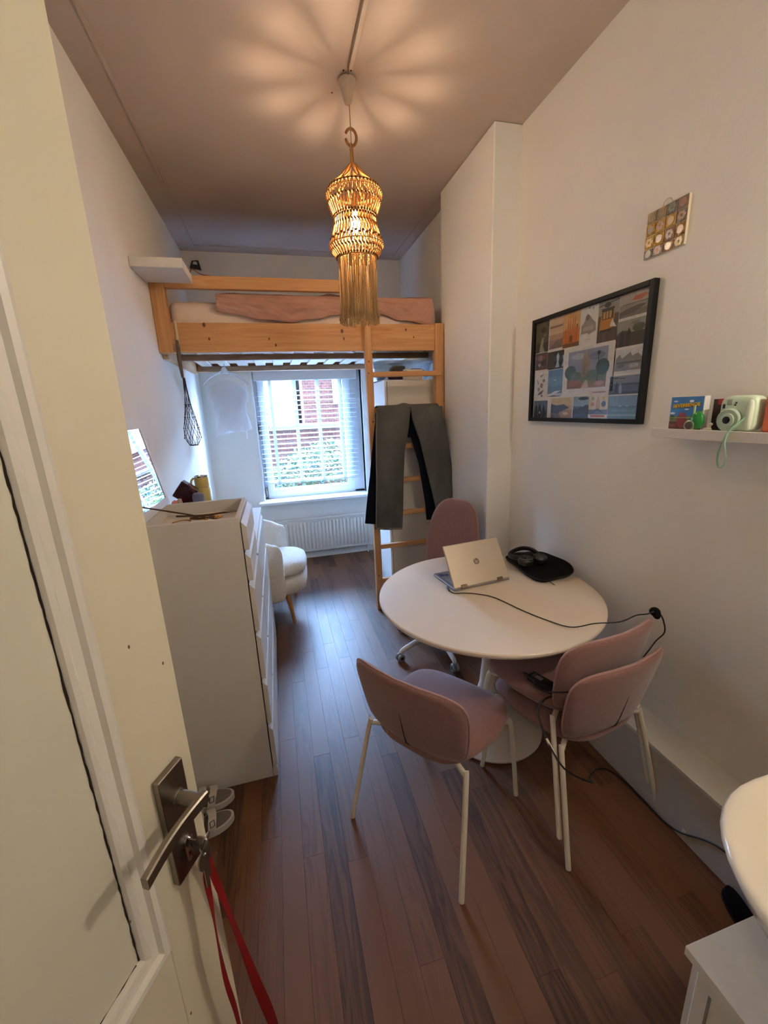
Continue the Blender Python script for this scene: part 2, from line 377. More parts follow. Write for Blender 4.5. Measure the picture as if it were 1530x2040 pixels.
tag(build('wall_reveal_trim', MB().box(-0.20, WX0, 4.455, 4.56, 0.70, WZ1, 0.002).box(WX1, WX1+0.03, 4.455, 4.56, 0.70, WZ1, 0.002), M_PVC, None, sm=0), 'white lining around the window opening', 'trim', kind='structure')

bl = thing('venetian_blind', 'white wide slat venetian blind lowered over the window', 'blind', (0.35, 4.515, 0.87))
M_BL = mat('blind_white', (226, 232, 240), 0.45, var=0.01, trans=0.12)
build('head_rail', MB().box(-0.17, 0.885, 4.475, 4.535, 1.93, 2.04, 0.004), M_BL, bl)
o = None
for i in range(20):
    z = 0.90+i*0.0488
    if o is None:
        o = build('slat', MB().obox((0.352, 4.515, z), (1.04, 0.05, 0.003), (R(7), 0, 0)), M_BL, bl, sm=0); z0 = z
    else:
        c2 = o.copy(); COL.objects.link(c2); c2.location.z = z-z0
build('bottom_rail', MB().box(-0.168, 0.872, 4.49, 4.54, 0.868, 0.882, 0.003), M_BL, bl)
for xx in (-0.015, 0.228, 0.467, 0.700):
    build('ladder_tape', MB().box(xx-0.016, xx+0.016, 4.487, 4.4885, 0.868, 1.94).box(xx-0.016, xx+0.016, 4.5415, 4.543, 0.868, 1.94), mat('blind_tape', (226, 232, 240), 0.6, trans=0.5), bl, sm=0)

# ------------------------------------------------------------------ outside
M_GRASS = mat('garden_ground', (96, 104, 70), 0.9, var=0.3, scale=6)
tag(build('ground_outside', MB().box(-12, 14, YF+0.3, 26, -0.4, -0.25), M_GRASS, None, sm=0), 'garden ground outside the window', 'ground', kind='structure')
def brick_mat():
    m = bpy.data.materials.new('red_brick'); m.use_nodes = True; N = m.node_tree.nodes; L = m.node_tree.links; P = N['Principled BSDF']
    tc = N.new('ShaderNodeTexCoord'); mp = N.new('ShaderNodeMapping'); mp.inputs['Rotation'].default_value = (R(90), 0, 0); L.new(tc.outputs['Object'], mp.inputs[0])
    b = N.new('ShaderNodeTexBrick'); b.inputs['Scale'].default_value = 4.5; b.inputs['Color1'].default_value = (*lin((82, 46, 40)), 1); b.inputs['Color2'].default_value = (*lin((64, 38, 36)), 1); b.inputs['Mortar'].default_value = (*lin((96, 86, 82)), 1)
    L.new(mp.outputs[0], b.inputs[0]); L.new(b.outputs[0], P.inputs['Base Color']); P.inputs['Roughness'].default_value = 0.9; return m
M_BRICK = brick_mat()
tag(build('wall_sky_screen', MB().box(-22, 24, YF+0.02, YF+0.28, ZC+0.1, 13).box(-22, XL-0.1, YF+0.02, YF+0.28, -0.3, ZC+0.1).box(XR+0.1, 24, YF+0.02, YF+0.28, -0.3, ZC+0.1), M_BRICK, None, sm=0), 'unseen brick facade added above and beside the window to shade the garden', 'facade', kind='structure')  # out of view, added to keep skylight off the garden wall, bush and houses
gw = thing('garden_wall', 'low red brick garden wall with pale coping outside the window', 'garden wall', (0.4, 7.2, -0.25))
build('brickwork', MB().box(-4, 4.5, 7.1, 7.3, -0.25, 1.32), M_BRICK, gw, sm=0)
build('coping', MB().box(-4, 4.5, 7.05, 7.35, 1.32, 1.40, 0.01), mat('coping_stone', (96, 94, 90), 0.8), gw)
hs = thing('white_house', 'low white rendered house beyond the garden wall', 'house', (-2.0, 10.5, -0.25))
build('rendered_wall', MB().box(-7.0, 0.55, 10.0, 14, -0.25, 3.1), mat('white_render', (238, 238, 232), 0.9, var=0.03), hs, sm=0)
build('drainpipe', MB().tube([(0.45, 9.95, -0.25), (0.45, 9.95, 3.1)], 0.045, 8), mat('grey_pipe', (120, 122, 124), 0.6), hs)
hb = thing('brick_house', 'low red brick house with a white window beyond the garden', 'house', (2.6, 9.4, -0.25))
build('brick_facade', MB().box(0.62, 6.5, 9.0, 13, -0.25, 3.1), M_BRICK, hb, sm=0)
fr = build('house_window', MB().box(1.25, 2.3, 8.96, 9.04, 1.75, 2.7, 0.01), M_PVC, hb, sm=0)
build('pane', MB().box(1.33, 2.22, 8.95, 8.962, 1.83, 2.62), mat('window_reflection_white', (225, 232, 238), 0.1), fr, sm=0)
bu = thing('garden_bush', 'dense green garden bush growing close outside the window', 'bush', (0.4, 5.9, -0.25))
mb = MB(); rng = random.Random(3)
for i in range(7500):
    t = rng.random(); cxp = rng.uniform(-0.9, 1.75); top = 0.92+0.30*math.exp(-((cxp-0.55)/0.28)**2)+0.22*math.exp(-((cxp-1.1)/0.35)**2)+0.06*math.sin(cxp*9)
    p = Vector((cxp, 5.75+rng.uniform(-0.45, 0.45), -0.2+(top+0.2)*(rng.random()**0.6)))
    l = rng.uniform(0.035, 0.075); wdt = l*0.32
    Q = Matrix.Translation(p) @ Euler((rng.uniform(-1.2, 1.2), rng.uniform(-0.8, 0.8), rng.uniform(0, 6.28))).to_matrix().to_4x4()
    mb.k = rng.choice((0, 0, 1, 2)); mb.add([(0, 0, 0), (wdt, l*0.5, 0.006), (0, l, 0), (-wdt, l*0.5, 0.006)], [(0, 1, 2, 3)], Q)
build('leaves', mb, [mat('leaf_green', (36, 54, 32), 0.6, trans=0.3), mat('leaf_blue_green', (28, 48, 42), 0.6, trans=0.3), mat('leaf_yellow_green', (66, 80, 38), 0.6, trans=0.3)], bu, sm=0, kind='stuff')
mb = MB()
for i in range(14):
    xb = -0.8+i*0.19; mb.tube([(xb, 5.75, -0.25), (xb+rng.uniform(-.08, .08), 5.7, 0.3), (xb+rng.uniform(-.15, .15), 5.75, 0.75)], [0.012, 0.008, 0.004], 5)
build('stems', mb, mat('bush_bark', (90, 70, 50), 0.9), bu)

# ------------------------------------------------------------------ radiator
rd = thing('radiator', 'white panel radiator under the window sill', 'radiator', (0.42, 4.41, 0.08))
M_RAD = mat('radiator_enamel', (226, 222, 214), 0.35, var=0.02)
build('back_panel', MB().box(-0.10, 0.93, 4.395, 4.43, 0.09, 0.47, 0.006), M_RAD, rd)
o = None
for i in range(26):
    xx = -0.075+i*0.0395
    if o is None: o = build('rib', MB().box(xx-0.0135, xx+0.0135, 4.378, 4.40, 0.125, 0.435, 0.008, seg=2), M_RAD, rd); x0 = xx
    else:
        c2 = o.copy(); COL.objects.link(c2); c2.location.x = xx-x0
mb = MB().box(-0.10, 0.93, 4.372, 4.44, 0.462, 0.478, 0.003)
for i in range(60): pass
build('top_grille', mb, M_RAD, rd)
for xx in (0.035, 0.815): build('bracket', MB().box(xx-0.015, xx+0.015, 4.43, 4.468, 0.15, 0.40), M_STEEL, rd, sm=0)
for xx in (0.90, -0.06): build('pipe', MB().tube([(xx, 4.42, 0.1), (xx, 4.42, 0.0)], 0.008, 8), M_RAD, rd)

# ------------------------------------------------------------------ door
DA = R(27.6); dd = Vector((math.sin(DA), math.cos(DA), 0))
door = thing('door_1', 'cream painted panelled door standing open into the room', 'door', (-0.195, 0.64, 0), math.atan2(-dd.y, -dd.x), kind='structure')
def db(*a): return MB().box(*a)
build('stile', MB().box(0, 0.114, -0.04, 0, 0, 2.15, 0.002), M_DOOR, door, world=False)
build('stile', MB().box(0.746, 0.86, -0.04, 0, 0, 2.15, 0.002), M_DOOR, door, world=False)
for z0, z1 in ((0, 0.22), (0.60, 0.794), (2.03, 2.15)):
    build('rail', MB().box(0.114, 0.746, -0.04, 0, z0, z1), M_DOOR, door, world=False, sm=0)
for z0, z1 in ((0.22, 0.60), (0.794, 2.03)):
    build('panel', MB().box(0.114, 0.746, -0.03, -0.014, z0, z1), mat('door_panel_paint', (214, 210, 194), 0.45, var=0.02, scale=3), door, sm=0, world=False)
    prof = [(0.0, -0.002), (0.0, 0.004), (0.006, 0.007), (0.013, 0.005), (0.016, -0.003), (0.026, -0.006), (0.030, -0.003), (0.036, -0.005), (0.038, -0.014), (0.0, -0.014)]
    corners = [(0.114, z0), (0.746, z0), (0.746, z1), (0.114, z1)]
    rings = []
    for (cx, cz), (sx, sz) in zip(corners, ((1, 1), (-1, 1), (-1, -1), (1, -1))):
        rings.append([(cx+sx*a, b, cz+sz*a) for a, b in prof])
    build('moulding', MB().loft(rings, closed=True), M_TRIM, door, world=False, sm=25)
    # cracked joint between panel and moulding
    rg = random.Random(5); pts = []; x0 = 0.1528; z = z0+0.04
    while z < z1-0.04: pts.append((x0+rg.uniform(-0.0006, 0.0006), -0.0135, z)); z += 0.012
    build('paint_crack', MB().tube(pts, [rg.uniform(0.0006, 0.0016) for _ in pts], 5), mat('dark_crack', (38, 24, 18), 0.9), door, world=False)
    build('paint_crack', MB().tube([(0.158+i*0.012, -0.0135, z0+0.0385+rg.uniform(-.0004, .0004)) for i in range(14)], [rg.choice((0.0002, 0.0009)) for i in range(14)], 5), MATS['dark_crack'], door, world=False)
ch = MB()
for px, pz in ((0.105, 0.62), (0.16, 0.93), (0.02, 1.25), (0.07, 1.31), (0.115, 1.09)): ch.ell((px, 0.0002, pz), (0.0018, 0.0006, 0.003), 6, 4)
build('paint_chip', ch, mat('chip_brown', (110, 84, 62), 0.8), door, world=False)
hp = build('handle_plate', MB().box(0.031, 0.083, 0, 0.012, 0.885, 1.088, 0.0012), M_STEEL, door, world=False)
lv = MB(); lv.lathe([(0.0125, 0.0), (0.0125, 0.003), (0.0108, 0.004), (0.0108, 0.046)], 20, T=Matrix.Translation((0.054, 0.012, 1.034)) @ Matrix.Rotation(R(-90), 4, 'X'))
rings = []
for i in range(13):
    t = i/12; xx = 0.044+t*0.128; yy = 0.056-0.010*math.sin(t*math.pi)*0.6+0.004*t; hh = 0.0108-0.0015*t; tt = 0.0055
    zz = 1.034+0.003*t
    rings.append([(xx, yy-tt, zz-hh*0.8), (xx, yy-tt, zz+hh*0.8), (xx, yy-tt*0.6, zz+hh), (xx, yy+tt*0.6, zz+hh), (xx, yy+tt, zz+hh*0.8), (xx, yy+tt, zz-hh*0.8), (xx, yy+tt*0.6, zz-hh), (xx, yy-tt*0.6, zz-hh)])
lv.loft(rings)
build('lever_handle', lv, M_STEEL, door, world=False, sm=40)
build('lock_cylinder', MB().box(0.047, 0.061, 0.011, 0.016, 0.905, 0.945, 0.003).lathe([(0.009, 0), (0.009, 0.006)], 16, T=Matrix.Translation((0.054, 0.011, 0.945)) @ Matrix.Rotation(R(-90), 4, 'X')), M_CHROME, door, world=False)

kb = thing('key_bunch', 'bunch of keys with a red ribbon hanging from the door lock', 'keys', (-0.195, 0.64, 0.90), door.rotation_euler.z)
ROOTM[kb.name] = Matrix.Translation((-0.195, 0.64, 0)) @ Matrix.Rotation(door.rotation_euler.z, 4, 'Z')
kb.location.z = 0
def K(n, m_, mt): return build(n, m_, mt, kb, world=False)
bow = sup(0.012, 0.014, 20, 2.4)
k1 = MB().prism(bow, lambda a, b, h: (0.054+h, 0.042+a, 0.945+b), -0.0012, 0.0012).box(0.0528, 0.0552, 0.017, 0.034, 0.941, 0.949)
K('lock_key', k1, M_STEEL)
k2 = MB().prism(sup(0.0125, 0.016, 20, 2.6), lambda a, b, h: (0.060+a, 0.044+h, 0.918+b), -0.0012, 0.0012).box(0.056, 0.064, 0.043, 0.045, 0.862, 0.904).ell((0.058, 0.046, 0.928), (0.004, 0.003, 0.004), 10, 6)
K('hanging_key', k2, M_STEEL)
k3 = MB().prism(sup(0.011, 0.014, 20, 2.6), lambda a, b, h: (0.048+a, 0.038+h, 0.915+b), -0.0012, 0.0012).box(0.0445, 0.0505, 0.037, 0.039, 0.868, 0.903)
K('hanging_key', k3, M_STEEL)
K('key_ring', MB().tube([(0.050+0.011*math.cos(t*math.pi/8), 0.043+0.006*math.sin(t*math.pi/8), 0.945+0.016*math.sin(t*math.pi/8)) for t in range(16)], 0.0012, 6, closed=True), M_CHROME)
K('clasp', MB().tube([(0.040, 0.034, 0.925), (0.036, 0.030, 0.908), (0.034, 0.03, 0.890)], [0.004, 0.006, 0.005], 8), M_CHROME)
def ribbon(pts, wd, th, dirv):
    P = spline(pts, 5); rings = []; dv = Vector(dirv).normalized()
    for i, p in enumerate(P):
        t = (P[min(i+1, len(P)-1)]-P[max(i-1, 0)]).normalized(); tw = math.sin(i*0.35)*0.25
        s_ = (dv-t*dv.dot(t)).normalized(); q = t.cross(s_); a = s_*math.cos(tw)+q*math.sin(tw); b = t.cross(a)
        w_ = wd[0]+(wd[1]-wd[0])*i/(len(P)-1)
        rings.append([p+a*w_+b*th, p-a*w_+b*th, p-a*w_-b*th, p+a*w_-b*th])
    return MB().loft(rings)
K('ribbon', ribbon([(0.046, 0.034, 0.902), (0.054, 0.036, 0.868), (0.055, 0.037, 0.80), (0.058, 0.037, 0.72), (0.056, 0.036, 0.62), (0.047, 0.036, 0.50), (0.046, 0.036, 0.30)], (0.0085, 0.005), 0.0006, (1, 0.4, 0)), M_RED)
K('ribbon', ribbon([(0.036, 0.030, 0.895), (0.026, 0.022, 0.84), (0.012, 0.022, 0.75), (-0.008, 0.020, 0.62), (-0.036, 0.018, 0.43), (-0.07, 0.016, 0.22), (-0.08, 0.016, 0.08)], (0.005, 0.015), 0.0006, (1, 0.2, 0)), M_RED)

# ------------------------------------------------------------------ chests of drawers
def drawer(parent, x1, y0, y1, z0, z1, near_bevel=0.0):
    # front slab, 2 cm thick, upper edge sloped back as finger grip
    pr_ = [(x1-0.019, z0), (x1, z0), (x1, z1-0.022), (x1-0.019, z1)]
    build('drawer', MB().prism(pr_, lambda a, b, h: (a, h, b), y0, y1), M_WHITE, parent, sm=0)
XD = -0.148
ch1 = thing('tall_chest', 'tall narrow white chest of drawers with raised mirror lid', 'chest of drawers', (-0.40, 1.81, 0))
Y0, Y1 = 1.61, 2.012
mb = MB().box(-0.645, XD-0.024, Y0, Y0+0.018, 0, 1.23, 0.0008).box(-0.645, XD-0.024, Y1-0.018, Y1, 0, 1.23, 0.0008).box(-0.645, -0.63, Y0+0.018, Y1-0.018, 0, 1.23).box(-0.63, XD-0.04, Y0+0.018, Y1-0.018, 1.165, 1.18)
build('carcass', mb, M_WFOIL, ch1, sm=0)
build('tray_lip', MB().box(XD-0.040, XD-0.022, Y0+0.018, Y1-0.018, 1.18, 1.23, 0.0008), M_WFOIL, ch1, sm=0)
build('tray_back', MB().box(-0.63, -0.515, Y0+0.018, Y1-0.018, 1.18, 1.228), M_WFOIL, ch1, sm=0)
build('plinth', MB().box(XD-0.022, XD-0.002, Y0, Y1, 0.0, 0.045), M_WHITE, ch1, sm=0)
zs = [(1.098, 1.212), (0.968, 1.082), (0.742, 0.952), (0.514, 0.726), (0.286, 0.498), (0.058, 0.270)]
for a, b in zs: drawer(ch1, XD, Y0+0.0005, Y1-0.0005, a, b)
lid = Matrix.Translation((-0.505, 0, 1.238)) @ Matrix.Rotation(R(-10), 4, 'Y')
def lidbox(x0, x1, y0, y1, z0, z1): return MB().box(x0, x1, y0, y1, z0, z1).xf(lid)
ml = build('mirror_lid', MB().box(-0.018, -0.002, Y0, Y1, 0, 0.385, 0.001).box(-0.002, 0.003, Y0, Y0+0.03, 0, 0.385).box(-0.002, 0.003, Y1-0.03, Y1, 0, 0.385).box(-0.002, 0.003, Y0+0.03, Y1-0.03, 0, 0.03).box(-0.002, 0.003, Y0+0.03, Y1-0.03, 0.34, 0.385).xf(lid), M_WFOIL, ch1, sm=0)
build('mirror', lidbox(-0.002, 0.0005, Y0+0.03, Y1-0.03, 0.03, 0.34), mat('mirror_silver', (240, 242, 244), 0.01, metal=1.0, var=0.0), ml, sm=0)
build('lid_stay', MB().tube([(-0.515, 1.645, 1.30), (-0.20, 1.66, 1.205)], 0.003, 6), mat('dark_metal', (90, 74, 58), 0.4, metal=0.8), ch1)

ch2 = thing('low_chest', 'wide white chest of drawers between the tall chest and armchair', 'chest of drawers', (-0.40, 2.42, 0))
Y2, Y3 = 2.022, 2.815
build('carcass', MB().box(-0.645, XD-0.022, Y2, Y3, 0, 0.98).box(-0.645, XD-0.002, Y2, Y3, 0.98, 1.0, 0.0008), M_WFOIL, ch2, sm=0)
build('plinth', MB().box(XD-0.022, XD-0.002, Y2, Y3, 0, 0.045), M_WHITE, ch2, sm=0)
for i in range(4): drawer(ch2, XD, Y2+0.0005, Y3-0.0005, 0.058+i*0.229, 0.058+i*0.229+0.215)

# jewellery in the tray
M_GOLD = mat('gold', (214, 160, 84), 0.25, metal=1.0, var=0.1)
M_BRONZE = mat('dark_bronze', (112, 82, 52), 0.35, metal=0.9, var=0.2)
def necklace(pts, r, m_, label, bead=0.0):
    P = spline(pts, 6); mb = MB().tube(P, r, 5)
    if bead:
        for i in range(0, len(P), 2): mb.ell(P[i], (bead,)*3, 8, 6)
    return single('necklace', mb, m_, P[0], label, 'necklace', 'jewellery in the chest tray')
zt = 1.184
necklace([(-0.47, 1.95, zt), (-0.40, 1.93, zt), (-0.33, 1.92, zt), (-0.26, 1.94, zt), (-0.21, 1.95, zt)], 0.004, M_BRONZE, 'dark bronze chain lying along the back of the chest tray')
necklace([(-0.40, 1.88, zt), (-0.34, 1.90, zt+.003), (-0.30, 1.87, zt), (-0.36, 1.86, zt), (-0.40, 1.88, zt)], 0.0045, M_BRONZE, 'coiled dark bronze bangle necklace in the chest tray')
necklace([(-0.30, 1.78, zt), (-0.285, 1.82, zt), (-0.27, 1.86, zt), (-0.295, 1.87, zt)], 0.002, M_GOLD, 'copper bead necklace in the chest tray', 0.006)
necklace([(-0.335, 1.80, zt), (-0.325, 1.83, zt), (-0.33, 1.85, zt)], 0.002, M_GOLD, 'short string of copper beads in the chest tray', 0.005)
necklace([(-0.46, 1.83, zt), (-0.43, 1.86, zt), (-0.39, 1.84, zt), (-0.41, 1.80, zt), (-0.45, 1.81, zt), (-0.46, 1.83, zt)], 0.0025, M_GOLD, 'thin gold hoop necklace next to the mirror hinge')
necklace([(-0.375, 1.745, zt), (-0.355, 1.765, zt+.002), (-0.34, 1.75, zt), (-0.36, 1.735, zt), (-0.375, 1.745, zt)], 0.003, M_GOLD, 'chunky gold ring clasp near the tray edge', 0.004)
necklace([(-0.26, 1.935, zt+.004), (-0.23, 1.92, zt+.004), (-0.205, 1.945, zt+.004), (-0.24, 1.96, zt+.004)], 0.002, mat('silver_chain', (190, 180, 165), 0.3, metal=1.0), 'fine silver chain bunched in the tray corner', 0.003)

# things standing on the wide chest
bt = thing('drink_flask', 'mustard yellow insulated drink flask on the wide chest', 'flask', (-0.455, 2.58, 1.0))
M_MUST = mat('mustard_enamel', (196, 172, 92), 0.45, var=0.03)
build('bottle_body', MB().lathe([(0.036, 0), (0.041, 0.004), (0.042, 0.19), (0.039, 0.203), (0.036, 0.207)], 28, (-0.455, 2.58, 1.0)), M_MUST, bt)
build('lid', MB().lathe([(0.038, 0.210), (0.0395, 0.214), (0.038, 0.262), (0.034, 0.27), (0.02, 0.272)], 28, (-0.455, 2.58, 1.0)), M_MUST, bt)
build('lid_rim', MB().lathe([(0.036, 0.268), (0.037, 0.274), (0.033, 0.275), (0.032, 0.27)], 28, (-0.455, 2.58, 1.0)), M_CHROME, bt)
build('carry_handle', MB().tube(spline([(-0.49, 2.565, 1.265), (-0.506, 2.56, 1.25), (-0.507, 2.56, 1.222), (-0.493, 2.565, 1.21)], 5), 0.006, 8), M_MUST, bt)
mb = MB().pillow(sup(0.068, 0.05, 28, 3), lambda a, b, h: (-0.548+a, 2.40+b*0.8, 1.075+h+0.006*math.sin(a*60)), 0.04, 3, tb=0.075)
single('makeup_bag', mb, [mat('rosy_stripe_fabric', (150, 86, 78), 0.8, rgb2=(196, 150, 138), scale=26, stretch=(3, 1, 0.3))], (-0.548, 2.40, 1.0), 'rosy striped makeup bag beside the yellow flask', 'bag')
mb = MB().pillow([(-0.042, -0.03), (0.0, -0.048), (0.045, -0.02), (0.03, 0.03), (0.0, 0.058), (-0.035, 0.022)], lambda a, b, h: (-0.522+a, 2.42+h, 1.225+b), 0.022, 6)
mb.box(-0.54, -0.49, 2.405, 2.45, 1.0, 1.2)
sg = thing('purple_carton', 'shiny dark purple carton on the wide chest', 'carton', (-0.52, 2.46, 1.0))
build('carton', MB().obox((-0.525, 2.475, 1.20), (0.10, 0.06, 0.10), (0, R(38), 0), 0.004).box(-0.575, -0.475, 2.45, 2.50, 1.0, 1.165, 0.003), mat('dark_purple_gloss', (52, 16, 26), 0.2, var=0.2), sg)
build('handle', MB().tube(spline([(-0.50, 2.44, 1.25), (-0.485, 2.435, 1.225), (-0.47, 2.44, 1.19)], 5), 0.006, 8), mat('maroon_ribbon', (88, 16, 34), 0.3), sg)
single('grey_jar', MB().lathe([(0.028, 0), (0.031, 0.005), (0.031, 0.185), (0.026, 0.20), (0.01, 0.205)], 20, (-0.452, 2.405, 1.0)), mat('slate_plastic', (96, 98, 116), 0.4), (-0.452, 2.405, 1.0), 'slate grey bottle beside the makeup bag', 'bottle')
single('deodorant_stick', MB().lathe([(0.02, 0), (0.021, 0.005), (0.021, 0.14), (0.0195, 0.165), (0.014, 0.18), (0.004, 0.186)], 20, (-0.558, 2.335, 1.0)), mat('coral_pink_plastic', (226, 130, 124), 0.35), (-0.558, 2.335, 1.0), 'coral pink rounded stick by the makeup bag', 'cosmetics')
single('beige_tube', MB().lathe([(0.018, 0), (0.019, 0.01), (0.019, 0.15), (0.012, 0.175), (0.009, 0.195)], 16, (-0.53, 2.32, 1.0)), mat('beige_plastic', (188, 168, 140), 0.45), (-0.53, 2.32, 1.0), 'beige tube between pink stick and grey bottle', 'cosmetics')

# ------------------------------------------------------------------ sandals at the foot of the tall chest
def sandal(name, cx, cy, ang, label):
    s = thing(name, label, 'sandal', (cx, cy, 0), ang, 'pale sandals by the tall chest')
    ol = []
    for i in range(36):
        t = 2*math.pi*i/36; yy = math.sin(t); xx = math.cos(t)
        wv = 0.042+0.010*yy; ol.append((xx*wv+0.006*math.sin(yy*2.2), yy*0.125))
    M_S = mat('pale_grey_rubber', (196, 188, 180), 0.7, var=0.05)
    build('sole', MB().prism(ol, lambda a, b, h: (a, b, h+0.006*max(0, b*6)**2), 0.0, 0.026), M_S, s, world=False)
    build('footbed', MB().prism([(a*0.86, b*0.92) for a, b in ol], lambda a, b, h: (a, b, h+0.006*max(0, b*6)**2), 0.026, 0.029), mat('footbed_grey', (120, 110, 102), 0.85), s, world=False)
    for y0, hh in ((0.035, 0.052), (-0.01, 0.058)):
        pts = spline([(-0.046, y0, 0.018), (-0.034, y0+0.004, hh), (0.0, y0+0.012, hh+0.012), (0.036, y0+0.006, hh), (0.05, y0, 0.018)], 5)
        build('strap', ribbon(pts, (0.015, 0.015), 0.002, (0, 1, 0)), M_S, s, world=False)
    build('buckle', MB().tube([(0.03, 0.05, 0.062), (0.045, 0.05, 0.05), (0.047, 0.034, 0.048), (0.032, 0.034, 0.06)], 0.0018, 6, closed=True), M_BLACK, s, world=False)
    build('heel_strap', MB().tube(spline([(-0.035, -0.05, 0.03), (-0.03, -0.11, 0.07), (0, -0.125, 0.075), (0.03, -0.11, 0.07), (0.036, -0.05, 0.03)], 5), 0.006, 6), mat('dark_lining', (30, 26, 26), 0.8), s, world=False)
sandal('sandal', -0.450, 1.428, R(-76), 'pale strappy sandal lying further from the tall chest')
sandal('sandal', -0.460, 1.551, R(-88), 'pale strappy sandal touching the side of the tall chest')

# ------------------------------------------------------------------ loft bed
bed = thing('loft_bed', 'pine loft bed built between the walls with a ladder', 'loft bed', (0.3, 3.1, 0))
BY = 3.055
def knots(parent, pts, y):
    for (a, b, r) in pts:
        build('knot', MB().ell((a, y, b), (r*0.8, 0.0008, r*1.2), 10, 6), M_KNOT, parent)
fb = build('front_beam', MB().box(-0.655, 1.215, BY, BY+0.035, 2.018, 2.198, 0.003), M_PINE, bed)
knots(fb, [(-0.36, 2.10, 0.008), (0.02, 2.10, 0.007), (0.52, 2.15, 0.012), (0.53, 2.10, 0.008), (0.06, 2.06, 0.008), (-0.60, 2.10, 0.006), (0.99, 2.16, 0.008), (1.05, 2.11, 0.006), (-0.38, 2.185, 0.012)], BY)
build('wall_post', MB().box(-0.668, -0.585, BY-0.004, BY+0.07, 2.015, 2.425, 0.003), M_PINEZ, bed)
build('corner_post', MB().box(1.215, 1.283, BY-0.01, BY+0.05, 0, 2.205, 0.003), M_PINEZ, bed)
build('guard_rail', MB().box(-0.585, 0.70, BY+0.002, BY+0.045, 2.40, 2.475, 0.003), M_PINE, bed)
build('side_beam', MB().box(-0.668, -0.633, BY+0.07, 4.235, 1.985, 2.16, 0.003), M_PINEY, bed)
build('side_beam', MB().box(1.30, 1.335, BY+0.06, 4.235, 1.985, 2.16, 0.003), M_PINEY, bed)
build('back_beam', MB().box(-0.633, 1.30, 4.2, 4.235, 2.0, 2.16, 0.003), M_PINE, bed)
build('slat_rail', MB().box(-0.60, 1.28, 3.36, 3.395, 2.003, 2.043, 0.002), wood('pine_rail', (150, 116, 88), (112, 82, 58), 0, 0.8, 0.6), bed)
build('slat_rail', MB().box(-0.60, 1.28, 4.16, 4.195, 2.0, 2.043, 0.002), MATS['pine_rail'], bed)
o = None
for i in range(12):
    xx = -0.585+i*0.156
    if o is None: o = build('slat', MB().box(xx, xx+0.088, BY+0.04, 4.195, 2.044, 2.06, 0.002), M_SLAT, bed, sm=0); x0 = xx
    else:
        c2 = o.copy(); COL.objects.link(c2); c2.location.x += xx-x0
ls = build('ladder_stile', MB().box(0.668, 0.718, BY-0.055, BY-0.001, 0, 2.47, 0.003), M_PINEZ, bed)
knots(ls, [(0.69, 1.94, 0.006), (0.70, 1.52, 0.006), (0.685, 1.86, 0.005), (0.69, 0.30, 0.007), (0.70, 0.95, 0.005)], BY-0.055)
for z in (1.852, 1.597, 1.327, 1.066, 0.802, 0.537, 0.245):
    build('rung', MB().box(0.712, 1.25, BY-0.045, BY-0.011, z-0.018, z+0.018, 0.003), M_PINE, bed)
mt = MB().box(-0.61, 1.275, BY+0.080, 4.19, 2.062, 2.352, 0.07, seg=4)
mo = single('mattress', mt, M_SHEET, (0.33, 3.5, 2.062), 'mattress with a cream fitted sheet on the loft bed', 'mattress')
HEM = [(-0.32, 2.29), (-0.2, 2.262), (0.0, 2.228), (0.2, 2.212), (0.33, 2.235), (0.5, 2.262), (0.62, 2.283), (0.75, 2.29), (0.9, 2.245), (1.0, 2.228), (1.1, 2.21), (1.3, 2.202)]
def low(xv):   # lower hem of the duvet on the bed's front side
    for (a, b), (c_, d_) in zip(HEM, HEM[1:]):
        if xv <= c_: return b+(d_-b)*(xv-a)/(c_-a)+0.004*math.sin(xv*31)
    return HEM[-1][1]
def duv(u, v):
    xv = -0.30+u*1.505+0.012*math.sin(v*5)
    zl = low(xv); crest = 2.382
    n1 = noise.noise((xv*3.2, v*4.0, 0.3)); n2 = noise.noise((xv*8+v*5, v*7-xv*6, 1.7)); n3 = noise.noise((xv*19+v*16, v*9-xv*4, 4.1))
    if v < 0.5:   # up the front
        t = v/0.5; zv = zl+(crest-zl)*t; env = math.sin(min(1, t*1.05)*math.pi)**0.6 if t < 0.93 else 0.2
        fd = abs(math.sin(7.5*xv-16*(zv-2.2)+2.5*n1))**3
        yv = BY+0.046-env*(0.010+0.018*n1+0.018*n2+0.010*n3+0.014*fd)-0.006*(1-t)
        return (xv, max(BY+0.012, min(yv, BY+0.050)), min(zv+0.004*n2, 2.384))
    t = (v-0.5)/0.5
    return (xv, BY+0.05+t*0.80, max(2.382, crest+0.03*math.sin(min(1, t*6)*math.pi/2)+min(1, t*5)*(0.03*n1+0.018*n2)))
o = build('duvet_tmp', MB().grid(duv, 130, 60, thick=0.018), M_DUVET, None, sm=60, world=False)
o.name = 'duvet'; tag(o, 'rumpled dusty pink duvet spilling over the loft bed edge', 'duvet')

